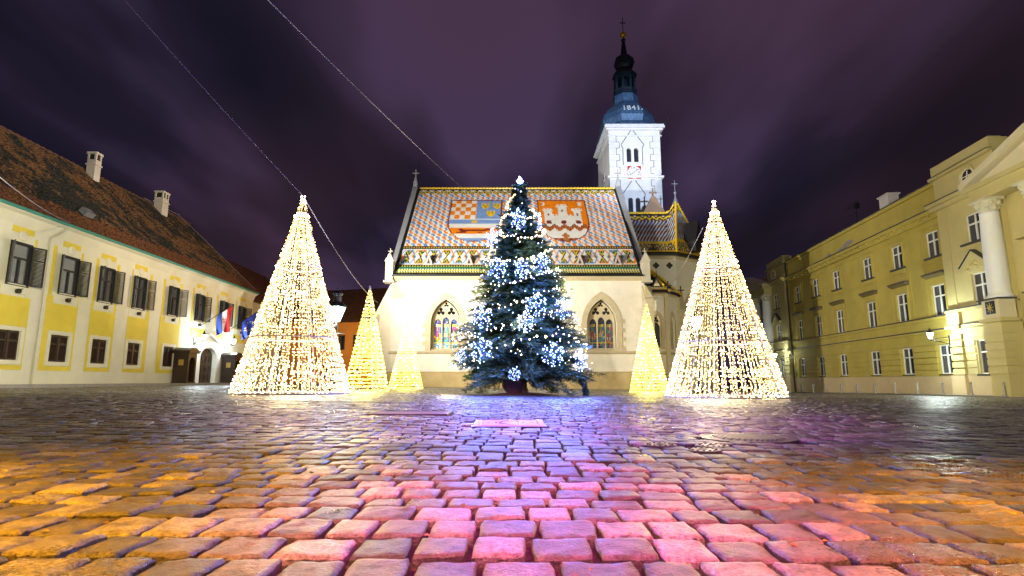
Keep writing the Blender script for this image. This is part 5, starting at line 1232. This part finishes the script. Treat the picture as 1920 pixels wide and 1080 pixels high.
sb2.build('scattered_bulbs', [M_bulb_w, M_bulb_p, mat('cold_led', (.8, .85, 1), .3, 0, emit=(.28, .42, 1), estr=12)], xt, kind='stuff')
gwm = MB(); gwm.tube(gw, .006, 4); gwm.build('garland_wire', M_black_paint, xt)
for k in range(9):
    p = gw[20 + k * 35]; light('garland_glow', 'POINT', (TREE[0] + p[0] * 1.04, TREE[1] + p[1] * 1.04, tz0 + p[2]), 120, (1, .74, .20), .12)
# earth ring, weight disc, dangling cable
soil = MB(); rs = random.Random(9); nseg = 40
rings = [[(r_ * math.cos(2 * PI * k / nseg) * (1 + .03 * math.sin(k * 2.3)), r_ * math.sin(2 * PI * k / nseg), h_ + rs.uniform(-.012, .012)) for k in range(nseg)] for r_, h_ in ((1.3, -.01), (1.0, .035), (.7, .06), (.3, .09))]
for r0, r1 in zip(rings, rings[1:]):
    for k in range(nseg): soil.face([r0[k], r0[(k + 1) % nseg], r1[(k + 1) % nseg], r1[k]])
soil.build('earth_mound', mat('bark_mulch', (.16, .075, .05), .9, .5, 30, .8, 50), xt)
dk = thing('log_disc', 'round brown timber disc leaning against the Christmas tree trunk', 'timber disc', (TREE[0] - .32, TREE[1] - .42, tz0 + .02), R(12))
d_b = MB(); d_b.lathe([(.40, -.09), (.42, -.06), (.42, .06), (.40, .09)], n=28); d_b.build('disc', mat('sawn_timber', (.13, .05, .035), .75, .3, 5, .2, 30), dk, loc=(0, 0, .42), rot=(R(82), 0, 0))
MB().lathe([(.02, .0), (.33, .0), (.33, .004), (.02, .004)], n=28).build('cut_face', mat('sawn_face', (.17, .07, .05), .8, .3, 12), dk, loc=(0, -.1, .405), rot=(R(82), 0, 0))
cbm = MB(); cbm.tube([(1.55, -1.0, .75), (1.65, -1.05, .35), (1.85, -1.1, .1), (2.15, -1.1, .04), (2.45, -1.0, .12), (2.6, -.9, .5)], .013, 5); cbm.build('supply_cable', M_black_paint, xt)

M_led = mat('cold_led', (.8, .85, 1), .3, 0, emit=(.28, .42, 1), estr=12)
M_ledw = mat('white_led', (.9, .92, 1), .3, 0, emit=(.50, .62, 1), estr=10)
M_snow = mat('snowflake_frame', (.05, .06, .10), .5, .1)
def flake_mesh(seed, rad, tall=1.0):
    rs = random.Random(seed); fr = MB(); bl = MB()
    for k in range(6):
        a = PI / 6 + k * PI / 3; d = (math.cos(a), math.sin(a) * tall); fr.tube([(0, 0, 0), (d[0] * rad, 0, d[1] * rad)], .010, 4)
        for f_ in (.5, .75):
            for s in (-.7, .7):
                e_ = (math.cos(a + s), math.sin(a + s) * tall); fr.tube([(d[0] * rad * f_, 0, d[1] * rad * f_), (d[0] * rad * f_ + e_[0] * rad * .28, 0, d[1] * rad * f_ + e_[1] * rad * .28)], .007, 4)
                bl.octa((d[0] * rad * f_ + e_[0] * rad * .28 + rs.uniform(-.03, .03), -.02, d[1] * rad * f_ + e_[1] * rad * .28 + rs.uniform(-.03, .03)), rs.uniform(.010, .024), rs.randrange(2))
        for f_ in (.3, .6, .85, 1.0): bl.octa((d[0] * rad * f_ + rs.uniform(-.03, .03), -.03 + rs.uniform(-.05, .05), d[1] * rad * f_ + rs.uniform(-.03, .03)), rs.uniform(.012, .030), rs.randrange(2))
    for _ in range(9):
        a, q = rs.uniform(0, 6.28), 1.15 * rad * math.sqrt(rs.random()); bl.octa((q * math.cos(a), rs.uniform(-.08, .05), q * math.sin(a) * tall), rs.uniform(.010, .026), rs.randrange(2))
    return fr.mesh('frame', M_snow), bl.mesh('led_bulbs', [M_led, M_ledw])
FL = [flake_mesh(s, .40) for s in range(3)] + [flake_mesh(5, .30, 1.35)]
flakes = [(971, 411, .42, 'highest blue-white snowflake light below the tree tip', 3), (1011, 415, .36, 'snowflake light at right edge near the tree top', 0), (923, 447, .40, 'snowflake light at left edge, upper third of tree', 1),
          (933, 502, .40, 'left of three snowflake lights in a row across mid tree', 0), (977, 503, .38, 'middle of three snowflake lights in a row across mid tree', 3), (1014, 496, .42, 'right of three snowflake lights in a row across mid tree', 1),
          (1005, 572, .42, 'round snowflake light just right of tree centre, lower half', 2), (903, 593, .44, 'snowflake light at the left edge, level with church windows', 0), (984, 604, .38, 'tall oval snowflake light near tree centre', 3),
          (1054, 579, .42, 'snowflake light at the right edge, level with church windows', 1), (903, 656, .45, 'large snowflake light low on the left of the tree', 2), (1036, 664, .44, 'snowflake light low, right of the trunk', 0),
          (1088, 676, .42, 'snowflake light at the lowest right edge of the tree', 1), (864, 668, .25, 'small snowflake light at the lowest left edge of the tree', 2), (964, 702, .22, 'small dim snowflake light under the crown by the trunk', 0)]
th_ = R(9.26)
for (u_, v_, rad, lab, k) in flakes:
    # where the line of that ornament meets the crown's surface
    dv = Vector((u_ - 960, 1067 * math.cos(th_) - (540 - v_) * math.sin(th_), 1067 * math.sin(th_) + (540 - v_) * math.cos(th_))); dv /= dv.y
    best = None; yq = 20.5
    while yq < 24.2:
        p = Vector((0, 0, CAMZ)) + dv * yq; q = p - Vector((TREE[0], TREE[1], tz0)); best = p
        if q.z > .8 and math.hypot(q.x, q.y) < crown_r(q.z) + .04: break
        yq += .03
    q = best - Vector((TREE[0], TREE[1], 0)); yaw = math.atan2(q.x, -q.y) * .75
    t = thing('snowflake_light', 'blue-white LED ' + lab if 'blue' not in lab else lab, 'ornament', tuple(best), yaw, 'snowflake lights on the Christmas tree'); f_ = rad / .40
    O('frame', FL[k][0], t, scale=(f_, f_, f_)); O('led_bulbs', FL[k][1], t, scale=(f_, f_, f_), kind='stuff')
    out = Vector((math.sin(yaw), -math.cos(yaw), 0))
    light('snowflake_glow', 'POINT', tuple(best + out * .36 + Vector((0, 0, .05))), 320 * f_ * f_, (.09, .17, 1), .12)
ts = thing('tree_top_star', 'bright blue-white light cluster at the tip of the spruce', 'ornament', (TREE[0], TREE[1], tz0 + 8.85)); tb = MB(); rs = random.Random(8)
for _ in range(70):
    zz = rs.uniform(-.35, .6); a = rs.uniform(0, 6.28); q = .24 * math.sin(PI * min(1, (zz + .35) / 1.0 + .06)) * rs.uniform(.4, 1); tb.octa((q * math.cos(a), q * math.sin(a), zz), rs.uniform(.03, .06), rs.randrange(2))
tb.build('led_bulbs', [M_led, M_ledw], ts, kind='stuff'); st_ = MB(); st_.tube([(0, 0, -.3), (0, 0, .55)], .012, 5); st_.build('spike', M_snow, ts)
light('snowflake_glow', 'POINT', (TREE[0], TREE[1] - .35, tz0 + 9.1), 130, (.2, .3, 1), .15)

# ------------------------------------------------------------------ street lamps in view
def street_lamp(x, y, H, label, power, col, emit_m):
    z = gz(x, y); t = thing('street_lamp', label, 'street lamp', (x, y, z), .3)
    b = MB(); b.lathe([(.22, 0), (.22, .12), (.15, .2), (.14, .7), (.10, .8), (.07, .95), (.06, H - .25), (.10, H - .22), (.05, H - .12), (.09, H)], n=12); b.build('post', M_iron, t, smooth=True)
    bar = MB(); bar.tube([(-.35, 0, H - .5), (.35, 0, H - .5)], .022, 6); bar.build('ladder_bar', M_iron, t)
    g = MB(); g.lathe([(.15, H + .02), (.36, H + .62)], n=6); lg = g.build('lamp_glass', emit_m, t)
    f_ = MB()
    for k in range(6): a = 2 * PI * k / 6; f_.tube([(.155 * math.cos(a), .155 * math.sin(a), H + .01), (.37 * math.cos(a), .37 * math.sin(a), H + .63)], .014, 4)
    f_.lathe([(.40, H + .625), (.41, H + .66), (.26, H + .82), (.17, H + .87), (.16, H + 1.12), (.22, H + 1.15), (.22, H + 1.22), (.10, H + 1.32), (.04, H + 1.37), (.02, H + 1.52)], n=10); f_.build('lantern_cap', M_iron, t)
    light('street_lamp_glow', 'POINT', (x, y - .45, z + H + .25), power, col, .22)
M_mint = mat('lit_mint_glass', (.9, 1, .97), .3, 0, emit=(.62, 1, .93), estr=5); M_warmg = mat('lit_warm_glass', (1, .97, .85), .3, 0, emit=(1, .92, .66), estr=9)
street_lamp(-7.5, 24.2, 2.95, 'old street lamp with pale mint glow behind the left tall light cone', 900, (.75, 1, .95), M_mint)
street_lamp(9.75, 30.0, 3.35, 'old street lamp shining through the right tall light cone', 900, (1, .92, .7), M_warmg)

# ------------------------------------------------------------------ cables overhead
def cable(label, pts, r, sag=0.):
    P_ = []
    for a, b in zip(pts, pts[1:]):
        a, b = Vector(a), Vector(b)
        for i in range(13): P_.append(a.lerp(b, i / 12) - Vector((0, 0, sag * 4 * (i / 12) * (1 - i / 12))))
    o = MB(); o.tube(P_, r, 5); o.build('overhead_cable', M_cable, label=label, cat='cable')
cable('thin pale cable from the church ridge up past the frame top', [(-5.14, 55.3, 19.95), (-10.3, 11.5, 13.97 - .0)], .021, .25)
cable('thin cable from left light cone tip up across the sky', [(-7.45, 19.7, 7.05), (-8.75, 10.0, 9.2)], .0065, .06)
cable('thin cable from left light cone down to the church buttress', [(-7.45, 19.7, 7.0), (-10.7, 45.0, 6.7)], .017, .45)
cable('cable from the left palace eave running up out of frame', [(*LW(2.3, -.45), 8.55), (-14.2, 15, 6.15)], .016, .15)
cable('guy wire from the right light cone to the corner chapel', [(7.75, 22.4, 6.7), (12.5, 45.45, 7.1)], .012, .0)
